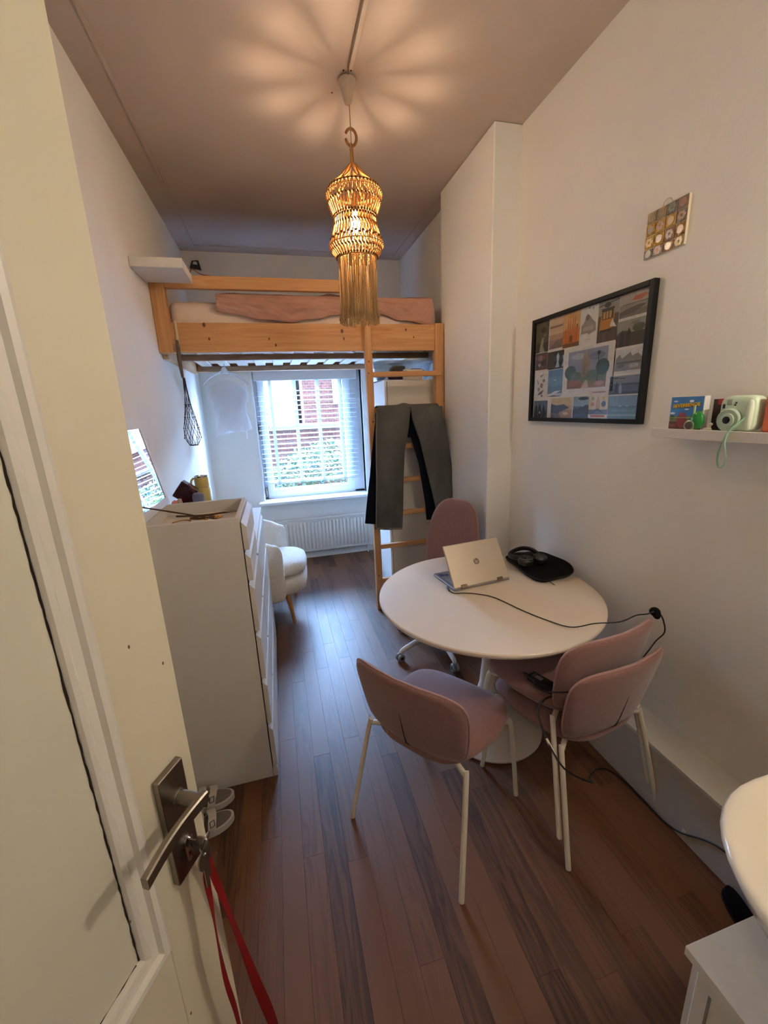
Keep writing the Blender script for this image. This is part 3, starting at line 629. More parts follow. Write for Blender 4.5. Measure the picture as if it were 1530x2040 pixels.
# wall shelf over the bed post
single('wall_shelf', MB().box(-0.668, -0.403, 2.70, 2.99, 2.408, 2.458, 0.002), M_WFOIL, (-0.53, 2.85, 2.408), 'thick white floating shelf on the left wall by the bed post', 'shelf', sm=0)
cl = thing('wall_clip', 'small black clip with white insert fixed high on the window wall', 'wall clip', (-0.56, 4.45, 2.93))
build('clip_body', MB().prism([(-0.045, -0.03), (0.05, -0.04), (0.035, 0.035), (-0.02, 0.03)], lambda a, b, h: (-0.56+a, h, 2.95+b), 4.435, 4.468), M_BLACK, cl)
build('clip_insert', MB().prism([(-0.015, -0.006), (0.025, -0.01), (0.02, 0.014), (-0.005, 0.016)], lambda a, b, h: (-0.56+a, h, 2.957+b), 4.431, 4.436), M_WHITE, cl)
hk = thing('wall_hook', 'small black hook on the window wall above the bed', 'wall hook', (0.568, 4.45, 2.84))
build('hook_plate', MB().ell((0.568, 4.464, 2.852), (0.026, 0.006, 0.012), 12, 6), M_BLACK, hk)
build('hook', MB().tube(spline([(0.568, 4.46, 2.852), (0.568, 4.44, 2.845), (0.568, 4.435, 2.83), (0.568, 4.445, 2.822)], 4), 0.006, 6), M_BLACK, hk)
single('shoelace', MB().tube(spline([(-0.41, 2.98, 2.462), (-0.40, 3.03, 2.50), (-0.36, 3.07, 2.485), (-0.30, 3.08, 2.479)], 5), 0.003, 5), mat('rust_cord', (120, 60, 44), 0.7), (-0.41, 2.98, 2.458), 'thin rust red shoelace trailing from shelf to guard rail', 'shoelace')

# net bag
nb = thing('net_bag', 'knotted taupe string bag hanging from the bed beam', 'net bag', (-0.55, 3.03, 1.42))
M_NET = mat('taupe_cotton_string', (104, 88, 76), 0.9, var=0.15, scale=90)
M_NETD = mat('dark_string', (56, 54, 60), 0.9, var=0.15, scale=90)
build('cloth_tie', ribbon([(-0.546, 3.045, 2.205), (-0.545, 3.038, 2.14), (-0.548, 3.04, 2.06)], (0.006, 0.008), 0.0015, (1, 0, 0)), mat('cream_tape', (206, 184, 150), 0.9), nb)
build('handle', MB().tube(spline([(-0.552, 3.038, 2.09), (-0.553, 3.035, 2.03), (-0.554, 3.033, 1.95), (-0.551, 3.032, 1.86)], 5), [0.007+0.006*math.sin(min(1, i/15)*math.pi) for i in range(16)], 8), M_NET, nb)
mbn = MB(); ctr = (-0.545, 3.03)
tiers = [(1.86, 0.006), (1.69, 0.018), (1.61, 0.033), (1.54, 0.047), (1.475, 0.053), (1.425, 0.026)]
NS = 7
def npt(k, a): z, r = tiers[k]; return (ctr[0]+r*math.cos(a), ctr[1]+r*math.sin(a), z)
kn = MB()
for k in range(len(tiers)-1):
    for j in range(NS):
        a0 = 2*math.pi*(j+0.5*(k % 2))/NS
        if k == 0:
            mbn.tube(spline([npt(0, a0), (ctr[0]+0.009*math.cos(a0)*1.1, ctr[1]+0.009*math.sin(a0), 1.78), npt(1, a0+math.pi/NS)], 3), 0.002, 4)
        else:
            for s_ in (-1, 1): mbn.tube([npt(k, a0), npt(k+1, a0+s_*math.pi/NS)], 0.0016, 4)
        if k: kn.ell(npt(k, a0), (0.0045,)*3, 6, 4)
mbn.tube([npt(5, 2*math.pi*j/20) for j in range(20)], 0.003, 5, closed=True)
build('net', mbn, M_NETD, nb, kind='stuff'); build('net_knots', kn, M_NETD, nb, kind='stuff')

# white top on a hanger under the bed
hg = thing('clothes_hanger', 'clear white clothes hanger hooked on the bed slats', 'hanger', (-0.375, 3.93, 1.86))
M_HANG = mat('translucent_hanger', (214, 222, 232), 0.25, var=0.02)
build('hanger_bar', MB().tube(spline([(-0.56, 3.90, 1.875), (-0.50, 3.90, 1.925), (-0.42, 3.90, 1.965), (-0.375, 3.90, 1.98), (-0.33, 3.90, 1.965), (-0.25, 3.90, 1.92), (-0.19, 3.90, 1.87)], 4), 0.007, 6), M_HANG, hg)
build('hanger_neck', MB().lathe([(0.028, -0.03), (0.03, -0.02), (0.022, 0.01), (0.012, 0.025)], 14, (-0.375, 3.90, 1.985)), M_HANG, hg)
build('hook', MB().tube(spline([(-0.375, 3.90, 2.0), (-0.375, 3.90, 2.02), (-0.372, 3.915, 2.036), (-0.372, 3.94, 2.0405), (-0.372, 3.97, 2.032)], 5), 0.0025, 6), M_CHROME, hg)
def top(u, v):
    a = u*2*math.pi; wv = 0.175*(1-0.25*math.sin(v*2.6))*(1 if v > 0.12 else 0.75+2*v)
    zt_ = 1.905-(0.05*abs(math.cos(a))**2*(1-v)); zv = zt_-v*0.44+(0.03*math.cos(a)*v)
    dr = 0.03 if math.sin(a) < 0 else 0.02
    return (-0.375+wv*math.cos(a)+0.02*v, 3.90+math.sin(a)*(dr+0.012*math.sin(a*5+v*11)*v)-0.01, zv+0.018*math.sin(v*13-math.cos(a)*3)*v*(1 if math.sin(a) < 0 else 0))
bls = thing('satin_blouse', 'white sleeveless satin blouse on the hanger beside the window', 'blouse', (-0.375, 3.90, 1.46))
M_SATIN = mat('white_satin', (242, 243, 246), 0.45, var=0.01, trans=0.45)
build('body', MB().grid(top, 56, 26, thick=0.002), M_SATIN, bls, sm=70)
build('loose_strap', ribbon([(-0.215, 3.855, 1.87), (-0.205, 3.85, 1.74), (-0.245, 3.85, 1.66), (-0.25, 3.85, 1.40)], (0.005, 0.005), 0.001, (1, 0, 0)), M_SATIN, bls)

# wardrobe, boxes
wd = thing('wardrobe', 'white wardrobe standing behind the ladder rungs under the bed', 'wardrobe', (1.11, 3.45, 0))
build('carcass', MB().box(0.842, 1.385, 3.185, 3.74, 0.0, 1.822, 0.001), mat('wardrobe_side_lit', (222, 220, 218), 0.5, var=0.01), wd, sm=0)  # side whiter than the door: window light put into its colour
build('door', MB().box(0.862, 1.385, 3.162, 3.182, 0.06, 1.81, 0.001), mat('wardrobe_cream', (206, 198, 186), 0.45, var=0.01), wd, sm=0)
build('door_edge', MB().box(0.842, 0.858, 3.168, 3.184, 0.0, 1.822), mat('wardrobe_side_lit', (222, 220, 218)), wd, sm=0)
bx = thing('storage_box', 'clear plastic storage box with clothes on top of the wardrobe', 'storage box', (1.05, 3.5, 1.822))
def tub(t): 
    rings = []
    for z, g in ((1.824, 0.03), (1.95, 0.0)): rings.append([(x_, y_, z) for x_, y_ in sup(0.245-g, 0.22-g, 28, 8, 1.03, 3.45)])
    for z, g in ((1.95, 0.004), (1.828, 0.034)): rings.append([(x_, y_, z) for x_, y_ in sup(0.245-g, 0.22-g, 28, 8, 1.03, 3.45)])
    return MB().loft(rings, caps=True)
build('tub', tub(0), M_CLEARPL, bx)
build('lid', MB().prism(sup(0.255, 0.23, 28, 8, 1.03, 3.45), lambda a, b, h: (a, b, h), 1.95, 1.968).prism(sup(0.20, 0.18, 28, 8, 1.03, 3.45), lambda a, b, h: (a, b, h), 1.968, 1.976), M_CLEARPL, bx)
for i, (a, b, z, rx, ry, rz_, col) in enumerate(((1.165, 3.38, 1.880, 0.065, 0.10, 0.038, (176, 60, 72)), (1.01, 3.38, 1.868, 0.07, 0.10, 0.026, (150, 62, 64)), (1.165, 3.56, 1.872, 0.06, 0.06, 0.028, (120, 40, 60)), (1.01, 3.38, 1.922, 0.06, 0.09, 0.016, (150, 132, 96)), (0.868, 3.42, 1.870, 0.05, 0.09, 0.026, (150, 160, 176)))):
    single('folded_garment', MB().pillow(sup(rx, ry, 24, 3), lambda p, q, h: (a+p, b+q, z+h+0.006*math.sin(p*50+q*40)), rz_, 3), flat(col, 0.9), (a, b, z-rz_), ['raspberry pink garment folded in the clear storage box', 'dull red garment at the bottom of the clear storage box', 'plum garment in the right side of the clear storage box', 'khaki garment on top in the clear storage box', 'pale grey garment in the left side of the clear storage box'][i], 'garment', 'clothes in the storage box')
sb = thing('white_carton', 'small flat white carton in front of the clear storage box', 'carton', (1.08, 3.2, 1.822))
build('carton', MB().box(1.005, 1.16, 3.175, 3.212, 1.822, 1.897, 0.001), mat('white_card', (224, 214, 198), 0.6), sb, sm=0)
build('label_print', MB().box(1.012, 1.03, 3.1742, 3.175, 1.874, 1.888).box(1.055, 1.085, 3.1742, 3.175, 1.876, 1.882), mat('grey_print', (150, 140, 128), 0.7), sb, sm=0, kind='stuff')

# ------------------------------------------------------------------ trousers over the second rung
def leg_cloth(poly_l, poly_r, y0, depth, fold_z, back_z, n=26, bulge=0.02, ph=0.0):
    """a hanging leg: left/right outlines (x,z) lists top to bottom; flattened tube"""
    def at(pl, t):
        f_ = t*(len(pl)-1); i = min(int(f_), len(pl)-2); k = f_-i
        return pl[i][0]+(pl[i+1][0]-pl[i][0])*k, pl[i][1]+(pl[i+1][1]-pl[i][1])*k
    rings = []
    for i in range(n+1):
        t = i/n; xl, zl = at(poly_l, t); xr, zr = at(poly_r, t); ring = []
        yy = y0-0.012*math.sin(t*2.2)
        for j in range(28):
            a = 2*math.pi*j/28; c_, s_ = math.cos(a), math.sin(a); q = (c_+1)/2
            xx = xl+(xr-xl)*q; zz = zl+(zr-zl)*q
            d_ = depth*(math.copysign(abs(s_)**0.7, s_)); d_ += 0.004*math.sin(xx*40+zz*9+ph)+0.0035*math.sin(zz*34+ph*2)*abs(s_)
            ring.append((xx, yy+d_, zz))
        rings.append(ring)
    return MB().loft(rings, caps=True)
M_JEAN = mat('washed_grey_denim', (98, 98, 96), 0.9, var=0.22, scale=5, bump=0.2, bscale=500, stretch=(1, 1, 0.5), spec=0.15)
M_NAVY = mat('black_navy_cloth', (20, 22, 32), 0.95, var=0.1, scale=10, spec=0.1)
jn = thing('grey_jeans', 'washed grey jeans draped over the ladder rung', 'jeans', (0.95, 3.0, 0.69))
yj = BY-0.117
build('trouser_leg', leg_cloth([(0.714, 1.612), (0.70, 1.46), (0.692, 1.30), (0.684, 1.1), (0.672, 0.9), (0.662, 0.718)], [(0.975, 1.615), (0.955, 1.46), (0.915, 1.30), (0.902, 1.1), (0.893, 0.93), (0.878, 0.692)], yj, 0.019, 0, 0), M_JEAN, jn, sm=70)
build('trouser_leg', leg_cloth([(0.965, 1.615), (0.985, 1.50), (1.034, 1.36), (1.09, 1.11), (1.138, 0.90), (1.178, 0.72)], [(1.221, 1.612), (1.236, 1.49), (1.264, 1.36), (1.305, 1.09), (1.318, 0.88), (1.318, 0.70)], yj-0.004, 0.019, 0, 0, ph=2), M_JEAN, jn, sm=70)
# waist folded over the rung
def waist(u, v):
    xx = 0.732+u*0.468; a = v*math.pi; hump = 0.012*math.exp(-((u-0.45)/0.07)**2)
    return (xx, BY-0.046-0.070*math.cos(a)+0.002*math.sin(u*22), 1.600+(0.034+hump)*math.sin(a))
build('waist', MB().grid(waist, 36, 12, thick=0.006), M_JEAN, jn, sm=70)
def backdrop(u, v): return (0.735+u*0.46, BY+0.022+0.003*math.sin(u*15), 1.604-v*0.22)
build('seat_panel', MB().grid(backdrop, 24, 8, thick=0.006), M_JEAN, jn, sm=70)
M_STITCH = mat('grey_stitch', (128, 120, 104), 0.9)
build('side_seam', MB().tube([(0.716, yj-0.010, 1.59), (0.704, yj-0.018, 1.46), (0.696, yj-0.02, 1.3), (0.688, yj-0.022, 1.1), (0.676, yj-0.022, 0.9), (0.668, yj-0.02, 0.73)], 0.003, 5), M_STITCH, jn)
build('hem', ribbon([(0.668, yj-0.027, 0.727), (0.77, yj-0.032, 0.714), (0.872, yj-0.026, 0.702)], (0.007, 0.007), 0.001, (0, 0, 1)), M_STITCH, jn)
bt_ = thing('navy_trousers', 'black navy trousers hanging behind the grey jeans', 'trousers', (0.9, 3.02, 0.74))
yb = BY-0.0695
build('trouser_leg', leg_cloth([(0.735, 1.56), (0.708, 1.50), (0.665, 1.236), (0.619, 0.941), (0.591, 0.759)], [(0.90, 1.56), (0.88, 1.48), (0.80, 1.236), (0.74, 0.941), (0.70, 0.735)], yb, 0.0045, 0, 0), M_NAVY, bt_, sm=70)
build('trouser_leg', leg_cloth([(0.95, 1.56), (0.975, 1.42), (1.04, 1.18), (1.088, 0.86), (1.097, 0.731)], [(1.17, 1.56), (1.18, 1.42), (1.19, 1.18), (1.20, 0.86), (1.20, 0.722)], yb, 0.0045, 0, 0, ph=1), M_NAVY, bt_, sm=70)
build('seat_panel', leg_cloth([(0.735, 1.60), (0.72, 1.50), (0.85, 1.41)], [(1.20, 1.60), (1.19, 1.50), (1.06, 1.41)], yb, 0.0045, 0, 0), M_NAVY, bt_, sm=70)

# ------------------------------------------------------------------ armchair
ac = thing('armchair', 'white boucle tub armchair with wooden legs', 'armchair', (-0.265, 3.27, 0), R(-4))
def shell():
    n = 56; path = []
    for i in range(n+1):
        t = -1+2*i/n; ang = math.pi+t*R(117); ca, sa = math.cos(ang), math.sin(ang)
        path.append((t, 0.02+0.30*math.copysign(abs(ca)**0.8, ca), 0.315*math.copysign(abs(sa)**0.72, sa)))
    rings = []
    for i, (t, px, py) in enumerate(path):
        a_ = path[max(0, i-2)]; b_ = path[min(n, i+2)]
        tx, ty = b_[1]-a_[1], b_[2]-a_[2]; ln = math.hypot(tx, ty); nx, ny = ty/ln, -tx/ln
        hgt = 0.83-0.16*abs(t)**1.8; ring = []; th = 0.052
        for j in range(24):
            a = 2*math.pi*j/24; c_, s_ = math.cos(a), math.sin(a)
            o_ = th*math.copysign(abs(c_)**0.6, c_); zc = (hgt+0.22)/2; zz = zc+(hgt-0.22)/2*math.copysign(abs(s_)**0.4, s_)
            ring.append((px+nx*o_, py+ny*o_, zz))
        rings.append(ring)
    # rounded front ends of the arms
    def endcap(r, dx):
        cx = sum(p[0] for p in r)/len(r); cy = sum(p[1] for p in r)/len(r); cz = sum(p[2] for p in r)/len(r)
        return [[(p[0]+dx*k, cy+(p[1]-cy)*s_, cz+(p[2]-cz)*(1-(1-s_)*0.25)) for p in r] for k, s_ in ((0.55, 0.9), (0.85, 0.65), (1.0, 0.25))]
    rings = list(reversed(endcap(rings[0], 0.045)))+rings+endcap(rings[-1], 0.045)
    return MB().loft(rings)
build('tub_shell', shell(), M_BOUCLE, ac, world=False, sm=80)
build('seat_base', MB().pillow(sup(0.335, 0.30, 40, 4.5, 0.065, 0), lambda a, b, h: (a, b, 0.325+h), 0.06, 4, tb=0.095), M_BOUCLE, ac, world=False, sm=80)
build('seat_cushion', MB().pillow(sup(0.32, 0.262, 40, 3.6, 0.085, 0), lambda a, b, h: (a, b, 0.425+h), 0.085, 3.0, tb=0.06), M_BOUCLE, ac, world=False, sm=80)
for sx, sy in ((0.24, -0.22), (0.24, 0.22), (-0.2, -0.2), (-0.2, 0.2)):
    build('leg', MB().tube([(sx, sy, 0.24), (sx*1.16, sy*1.16, 0.0)], [0.02, 0.012], 10), M_LEGW, ac, world=False)

# ------------------------------------------------------------------ round table
TX, TY, TR = 0.886, 1.606, 0.508
tb = thing('round_table', 'round white pedestal table with a trumpet base', 'table', (TX, TY, 0))
M_TAB = mat('table_white', (220, 206, 190), 0.36, var=0.01)
build('tabletop', MB().lathe([(0.02, 0.718), (TR-0.03, 0.718), (TR-0.006, 0.728), (TR, 0.738), (TR, 0.746), (TR-0.004, 0.75), (0.02, 0.75)], 96, (TX, TY, 0)), M_TAB, tb, sm=25)
prof = [(0.248, 0.0), (0.255, 0.006), (0.255, 0.013), (0.235, 0.024), (0.18, 0.048), (0.125, 0.09), (0.085, 0.15), (0.058, 0.24), (0.046, 0.36), (0.043, 0.5), (0.048, 0.62), (0.062, 0.69), (0.09, 0.712), (0.10, 0.718)]
build('pedestal', MB().lathe(prof, 56, (TX+0.036, TY, 0)), M_TAB, tb, sm=50)

# ------------------------------------------------------------------ upholstered chairs
def make_chair():
    ch_ = thing('upholstered_chair', '', 'chair')
    # seat
    ol = []
    for (a, b) in sup(0.235, 0.225, 44, 3.6, 0, 0.04):
        k = 1.0 - 0.20*max(0, -(b-0.04)/0.225); ol.append((a*k, b))
    build('seat', MB().pillow(ol, lambda a, b, h: (a, b, 0.437+h-0.016*max(0, (b-0.18)/0.09)**2+0.012*(a/0.235)**2*0), 0.030, 3.2, tb=0.028), M_PINK, ch_, world=False, sm=70)
    # backrest: outline in (x, s) where s runs up the back
    ob = []
    for i in range(56):
        t = 2*math.pi*i/56; c_, s_ = math.cos(t), math.sin(t)
        x_ = math.copysign(abs(c_)**0.46, c_); s2 = math.copysign(abs(s_)**0.5, s_)
        wv = 0.226+0.014*s2 if s2 > 0 else 0.226+0.020*s2; ob.append((x_*wv, s2*0.17))
    def bf(a, b, h):
        z = 0.588+b*0.985; y = -0.208-0.22*b+0.95*a*a-0.25*max(0, -b)*0
        y += 0.035*max(0, (-b-0.10)/0.07)**2
        return (a, y-h, z)
    bk = build('backrest', MB().pillow(ob, bf, 0.017, 5, tb=0.017), M_PINK, ch_, world=False, sm=70)
    edge = [bf(a*1.0, b*1.0, 0.0) for a, b in ob]
    build('edge_piping', MB().tube(edge, 0.0035, 5, closed=True), M_PIPE, bk, world=False)
    # pleat in the lower half of the back
    pts = [bf(0.0, b, 0.0168) for b in (0.03, -0.02, -0.07, -0.12, -0.16)]
    build('back_pleat', MB().tube(pts, [0.0008, 0.0018, 0.0024, 0.003, 0.003], 6), M_DARKSEAM, bk, world=False)
    for sx in (-1, 1):
        p = spline([(sx*0.13, -0.10, 0.408), (sx*0.200, -0.144, 0.413), (sx*0.212, -0.154, 0.396), (sx*0.247, -0.2475, 0.004)], 5)
        build('leg', MB().tube(p, 0.0095, 10), M_WMET, ch_, world=False)
        p = spline([(sx*0.13, 0.12, 0.400), (sx*0.21, 0.170, 0.400), (sx*0.234, 0.182, 0.380), (sx*0.247, 0.238, 0.004)], 5)
        build('leg', MB().tube(p, 0.0095, 10), M_WMET, ch_, world=False)
    build('under_frame', MB().tube([(-0.14, -0.10, 0.402), (0.14, -0.10, 0.402), (0.14, 0.12, 0.402), (-0.14, 0.12, 0.402)], 0.008, 8, closed=True), M_WMET, ch_, world=False)
    return ch_
chA = make_chair(); chA['label'] = 'dusty pink chair on cream legs standing alone before the table'; chA['group'] = 'dusty pink chairs at the table'
chA.location = (0.489, 1.264, 0); chA.rotation_euler.z = math.atan2(0.601, 0.798)-math.pi/2
chB = copy_tree(chA); chB['label'] = 'dusty pink chair underneath in the stack of two'; chB.location = (1.045, 1.190, 0); chB.rotation_euler.z = R(100-90)
chC = copy_tree(chA); chC['label'] = 'dusty pink chair stacked on top of another with the charger'; chC.location = (1.0365, 1.2355, 0.090); chC.rotation_euler.z = R(100-90)

# ------------------------------------------------------------------ swivel chair
sw = thing('swivel_chair', 'dusty pink high back swivel chair behind the table', 'office chair', (0.925, 2.36, 0), math.atan2(-0.50, -0.87)-math.pi/2)
SWM = ROOTM[sw.name]
def swl(px, py, z=0): 
    q = SWM.inverted() @ Vector((px, py, z)); return q
ang0 = math.atan2(*(reversed(swl(0.627, 2.265)[:2])))
M_SWW = mat('white_swivel_base', (222, 216, 208), 0.35)
for k in range(5):
    a = ang0+R(73.5)*k if k < 2 else ang0+R(73.5)+R(71.2)*(k-1)
    ca, sa = math.cos(a), math.sin(a)
    build('base_arm', MB().tube(spline([(0.03*ca, 0.03*sa, 0.105), (0.15*ca, 0.15*sa, 0.095), (0.27*ca, 0.27*sa, 0.075), (0.297*ca, 0.297*sa, 0.055)], 4), [0.02, 0.02, 0.019, 0.018, 0.017, 0.017, 0.016, 0.016, 0.015, 0.015, 0.014, 0.013, 0.012], 8), M_SWW, sw, world=False)
    cst = MB()
    for o_ in (-0.013, 0.013):
        T = Matrix.Translation((0.300*ca-sa*o_, 0.300*sa+ca*o_, 0.027)) @ Matrix.Rotation(a, 4, 'Z') @ Matrix.Rotation(R(90), 4, 'X')
        cst.lathe([(0.012, -0.009), (0.024, -0.008), (0.0265, -0.004), (0.0265, 0.004), (0.024, 0.008), (0.012, 0.009)], 18, T=T)
    cw = build('caster', cst, mat('caster_grey', (150, 148, 146), 0.5), sw, world=False)
    build('caster_hub', MB().lathe([(0.008, -0.024), (0.012, -0.0235), (0.012, 0.0235), (0.008, 0.024)], 14, T=Matrix.Translation((0.300*ca, 0.300*sa, 0.027)) @ Matrix.Rotation(a, 4, 'Z') @ Matrix.Rotation(R(90), 4, 'X')), M_BLACK, cw, world=False)
build('gas_column', MB().lathe([(0.032, 0.07), (0.034, 0.12), (0.026, 0.125), (0.026, 0.25), (0.016, 0.255), (0.016, 0.40), (0.06, 0.405), (0.07, 0.42)], 20), M_SWW, sw, world=False)
build('seat', MB().pillow(sup(0.235, 0.235, 44, 3.4, 0, 0.02), lambda a, b, h: (a, b, 0.455+h-0.02*max(0, (b-0.12)/0.13)**2), 0.035, 3, tb=0.03), M_PINK, sw, world=False, sm=70)
obk = []
for i in range(56):
    t = 2*math.pi*i/56; c_, s_ = math.cos(t), math.sin(t)
    x_ = math.copysign(abs(c_)**0.62, c_); s2 = math.copysign(abs(s_)**0.62, s_); wv = 0.212-0.035*max(0, s2); obk.append((x_*wv, s2*0.28))
bfs = lambda a, b, h: (a, -0.215-0.16*b+0.8*a*a+0.10*max(0, (-b-0.18)/0.1)**2+h, 0.715+b)
bb = build('backrest', MB().pillow(obk, bfs, 0.02, 5, tb=0.02), M_PINK, sw, world=False, sm=70)
build('edge_piping', MB().tube([bfs(a, b, 0) for a, b in obk], 0.004, 5, closed=True), M_PIPE, bb, world=False)

# ------------------------------------------------------------------ laptop
HA, HB = Vector((0.747, 1.655, 0.765)), Vector((1.062, 1.69, 0.765))
ux = (HB-HA).normalized(); uy = Vector((-ux.y, ux.x, 0))
lp = thing('laptop', 'pale gold laptop open on the round table', 'laptop', (HA.x, HA.y, 0.75), math.atan2(ux.y, ux.x))
build('base', MB().box(0, 0.317, 0.004, 0.217, 0.002, 0.013, 0.002), mat('laptop_grey_base', (150, 146, 146), 0.4, metal=0.5), lp, world=False)
for x_ in (0.03, 0.287):
    for y_ in (0.02, 0.2): build('foot', MB().box(x_-0.02, x_+0.02, y_-0.003, y_+0.003, 0, 0.0025), M_BLACK, lp, world=False, sm=0)
build('keyboard', MB().box(0.018, 0.299, 0.03, 0.125, 0.013, 0.0138), M_GREYKEY, lp, world=False, sm=0)
build('touchpad', MB().box(0.11, 0.207, 0.14, 0.205, 0.013, 0.0134), mat('touchpad_grey', (160, 158, 160), 0.4), lp, world=False, sm=0)
build('palm_sticker', MB().box(0.014, 0.040, 0.165, 0.195, 0.013, 0.0134).box(0.042, 0.062, 0.16, 0.182, 0.0131, 0.0136), mat('sticker_blue', (40, 52, 110), 0.4), lp, world=False, sm=0, kind='stuff')
LT = Matrix.Translation((0, 0.004, 0.012)) @ Matrix.Rotation(R(-33), 4, 'X')
ld = build('screen_lid', MB().box(0, 0.317, -0.004, 0.004, 0.002, 0.215, 0.003).xf(LT), M_ALU, lp, world=False)
build('screen', MB().box(0.008, 0.309, 0.004, 0.0046, 0.016, 0.206).xf(LT), M_BLACK, ld, world=False, sm=0)
for x0 in (0.038, 0.243): build('hinge', MB().box(x0, x0+0.034, -0.007, 0.005, -0.004, 0.014, 0.002).xf(LT), mat('hinge_bronze', (120, 106, 88), 0.35, metal=0.9), lp, world=False)
# round two-letter emblem on the lid, back side faces -y of the lid
def em(x, z): return tuple((LT @ Vector((0.1585+x, -0.0044, 0.112+z))))
E_R = 0.0155; embm = MB()
ringp = [(E_R*math.cos(2*math.pi*i/36), E_R*math.sin(2*math.pi*i/36)) for i in range(36)]
embm.prism(ringp, lambda a, b, h: tuple(LT @ Vector((0.1585+a, h, 0.112+b))), -0.0043, -0.004)
M_EMB = mat('emblem_dark', (118, 104, 86), 0.3, metal=0.8); M_EML = mat('emblem_light', (196, 182, 162), 0.35, metal=0.6)
eo = build('emblem', embm, M_EMB, ld, world=False, sm=0)
def stroke(pts, w_):
    q = MB(); P = [Vector((a, 0, b)) for a, b in pts]; L_, R_ = [], []
    for i, p in enumerate(P):
        t = (P[min(i+1, len(P)-1)]-P[max(i-1, 0)]).normalized(); n_ = Vector((-t.z, 0, t.x)); L_.append((p+n_*w_)); R_.append((p-n_*w_))
    vs = [tuple(LT @ Vector((0.1585+p.x, -0.0046, 0.112+p.z))) for p in L_+R_]; n = len(P)
    return q.add(vs, [(i, i+1, n+i+1, n+i) for i in range(n-1)])
sl = 0.28
def S(x, z): return (x+z*sl, z)
letters = MB()
for pts in ([S(-0.0072, 0.0150), S(-0.0072, -0.0075)], [S(-0.0072, 0.0035), S(-0.0045, 0.0048), S(-0.0018, 0.0035), S(-0.0018, -0.0075)],
            [S(0.0022, 0.0045), S(0.0022, -0.0148)], [S(0.0022, 0.0038), S(0.0055, 0.0045), S(0.0082, 0.0028), S(0.0082, -0.0052), S(0.0055, -0.0068), S(0.0022, -0.0062)]):
    q = stroke(pts, 0.00115); letters.add(q.v, q.f)
build('emblem_letters', letters, M_EML, eo, world=False, sm=0, kind='stuff')

# sleeve and headphones
def polar(pts, k=4): return [(p.x, p.y) for p in spline([(a, b, 0) for a, b in pts], k, closed=True)]
sv = thing('laptop_sleeve', 'black padded laptop sleeve lying on the table by the wall', 'laptop sleeve', (1.27, 1.76, 0.752))
slo = polar([(1.175, 1.60), (1.26, 1.588), (1.355, 1.60), (1.392, 1.66), (1.398, 1.76), (1.388, 1.88), (1.33, 1.945), (1.24, 1.955), (1.18, 1.93), (1.165, 1.8), (1.158, 1.68)])
svf = lambda a, b, h: (a, b, 0.770+h+max(0, (a-1.30))*0.22+0.004*math.sin(a*40+b*20))
build('pouch', MB().pillow(slo, svf, 0.017, 3.5, tb=0.015), M_BLKFAB, sv, sm=70)
build('zip', MB().tube([svf(a, b, 0.002) for a, b in slo], 0.0022, 5, closed=True), M_BLACK, sv)
build('zip_pull', MB().tube([(1.215, 1.588, 0.764), (1.222, 1.572, 0.756), (1.226, 1.56, 0.754)], 0.002, 5), M_BLACK, sv)
hd = thing('headphones', 'black over ear headphones lying on the laptop sleeve', 'headphones', (1.22, 1.80, 0.79))
hb_ = [(1.215+0.075*math.cos(a), 1.80+0.085*math.sin(a), 0.826+0.010*math.sin(a*2)) for a in [R(-60+i*12) for i in range(26)]]
build('headband', MB().tube(hb_, 0.009, 8, flatz=1.4), M_BLACK, hd)
for (a, b, rz_) in ((1.262, 1.735, 0.3), (1.178, 1.735, -0.2)):
    T = Matrix.Translation((a, b, 0.828)) @ Matrix.Rotation(R(8), 4, 'X')
    build('ear_cup', MB().lathe([(0.012, -0.026), (0.034, -0.022), (0.038, -0.008), (0.037, 0.004), (0.03, 0.012), (0.02, 0.010)], 24, T=T), M_BLACK, hd)
build('trim_ring', MB().tube([(1.178+0.032*math.cos(t*math.pi/10), 1.73+0.032*math.sin(t*math.pi/10), 0.840) for t in range(20)], 0.0022, 5, closed=True), mat('dark_chrome', (120, 118, 116), 0.3, metal=0.9), hd)

# charger: cable over the table, over the chairs, brick on the seat, mains lead along the floor
cg = thing('laptop_charger', 'black laptop charger with cable across the table and chairs', 'charger', (1.0, 1.3, 0))
CM = Matrix.Translation((1.0365, 1.2355, 0.090)) @ Matrix.Rotation(R(10), 4, 'Z')      # the upper stacked chair
def cl_(x_, y_, z_): return tuple(CM @ Vector((x_, y_, z_)))
def bkc(a, b, h): return cl_(a, -0.208-0.22*b+0.95*a*a-h, 0.588+b*0.985)
lead = [(0.731, 1.70, 0.760), (0.724, 1.672, 0.756), (0.738, 1.640, 0.7535), (0.78, 1.627, 0.7535), (0.83, 1.60, 0.7535), (0.89, 1.537, 0.7535), (0.939, 1.393, 0.7535), (0.986, 1.287, 0.7535), (1.03, 1.20, 0.762),
        cl_(0.045, -0.09, 0.700), cl_(0.06, -0.175, 0.745), cl_(0.085, -0.215, 0.783), cl_(0.13, -0.226, 0.782), cl_(0.185, -0.215, 0.772), cl_(0.235, -0.20, 0.750), cl_(0.272, -0.20, 0.71), cl_(0.284, -0.205, 0.655), cl_(0.264, -0.19, 0.615),
        bkc(0.19, 0.0, 0.029), bkc(0.05, -0.03, 0.029), bkc(-0.10, -0.03, 0.029), bkc(-0.19, -0.03, 0.030), cl_(-0.255, -0.165, 0.56), cl_(-0.262, -0.11, 0.545), cl_(-0.215, -0.055, 0.515), cl_(-0.19, 0.02, 0.492), cl_(-0.178, 0.03, 0.484), cl_(-0.168, 0.012, 0.482)]
build('cable', MB().tube(spline(lead, 6), 0.0026, 6), M_BLACK, cg)
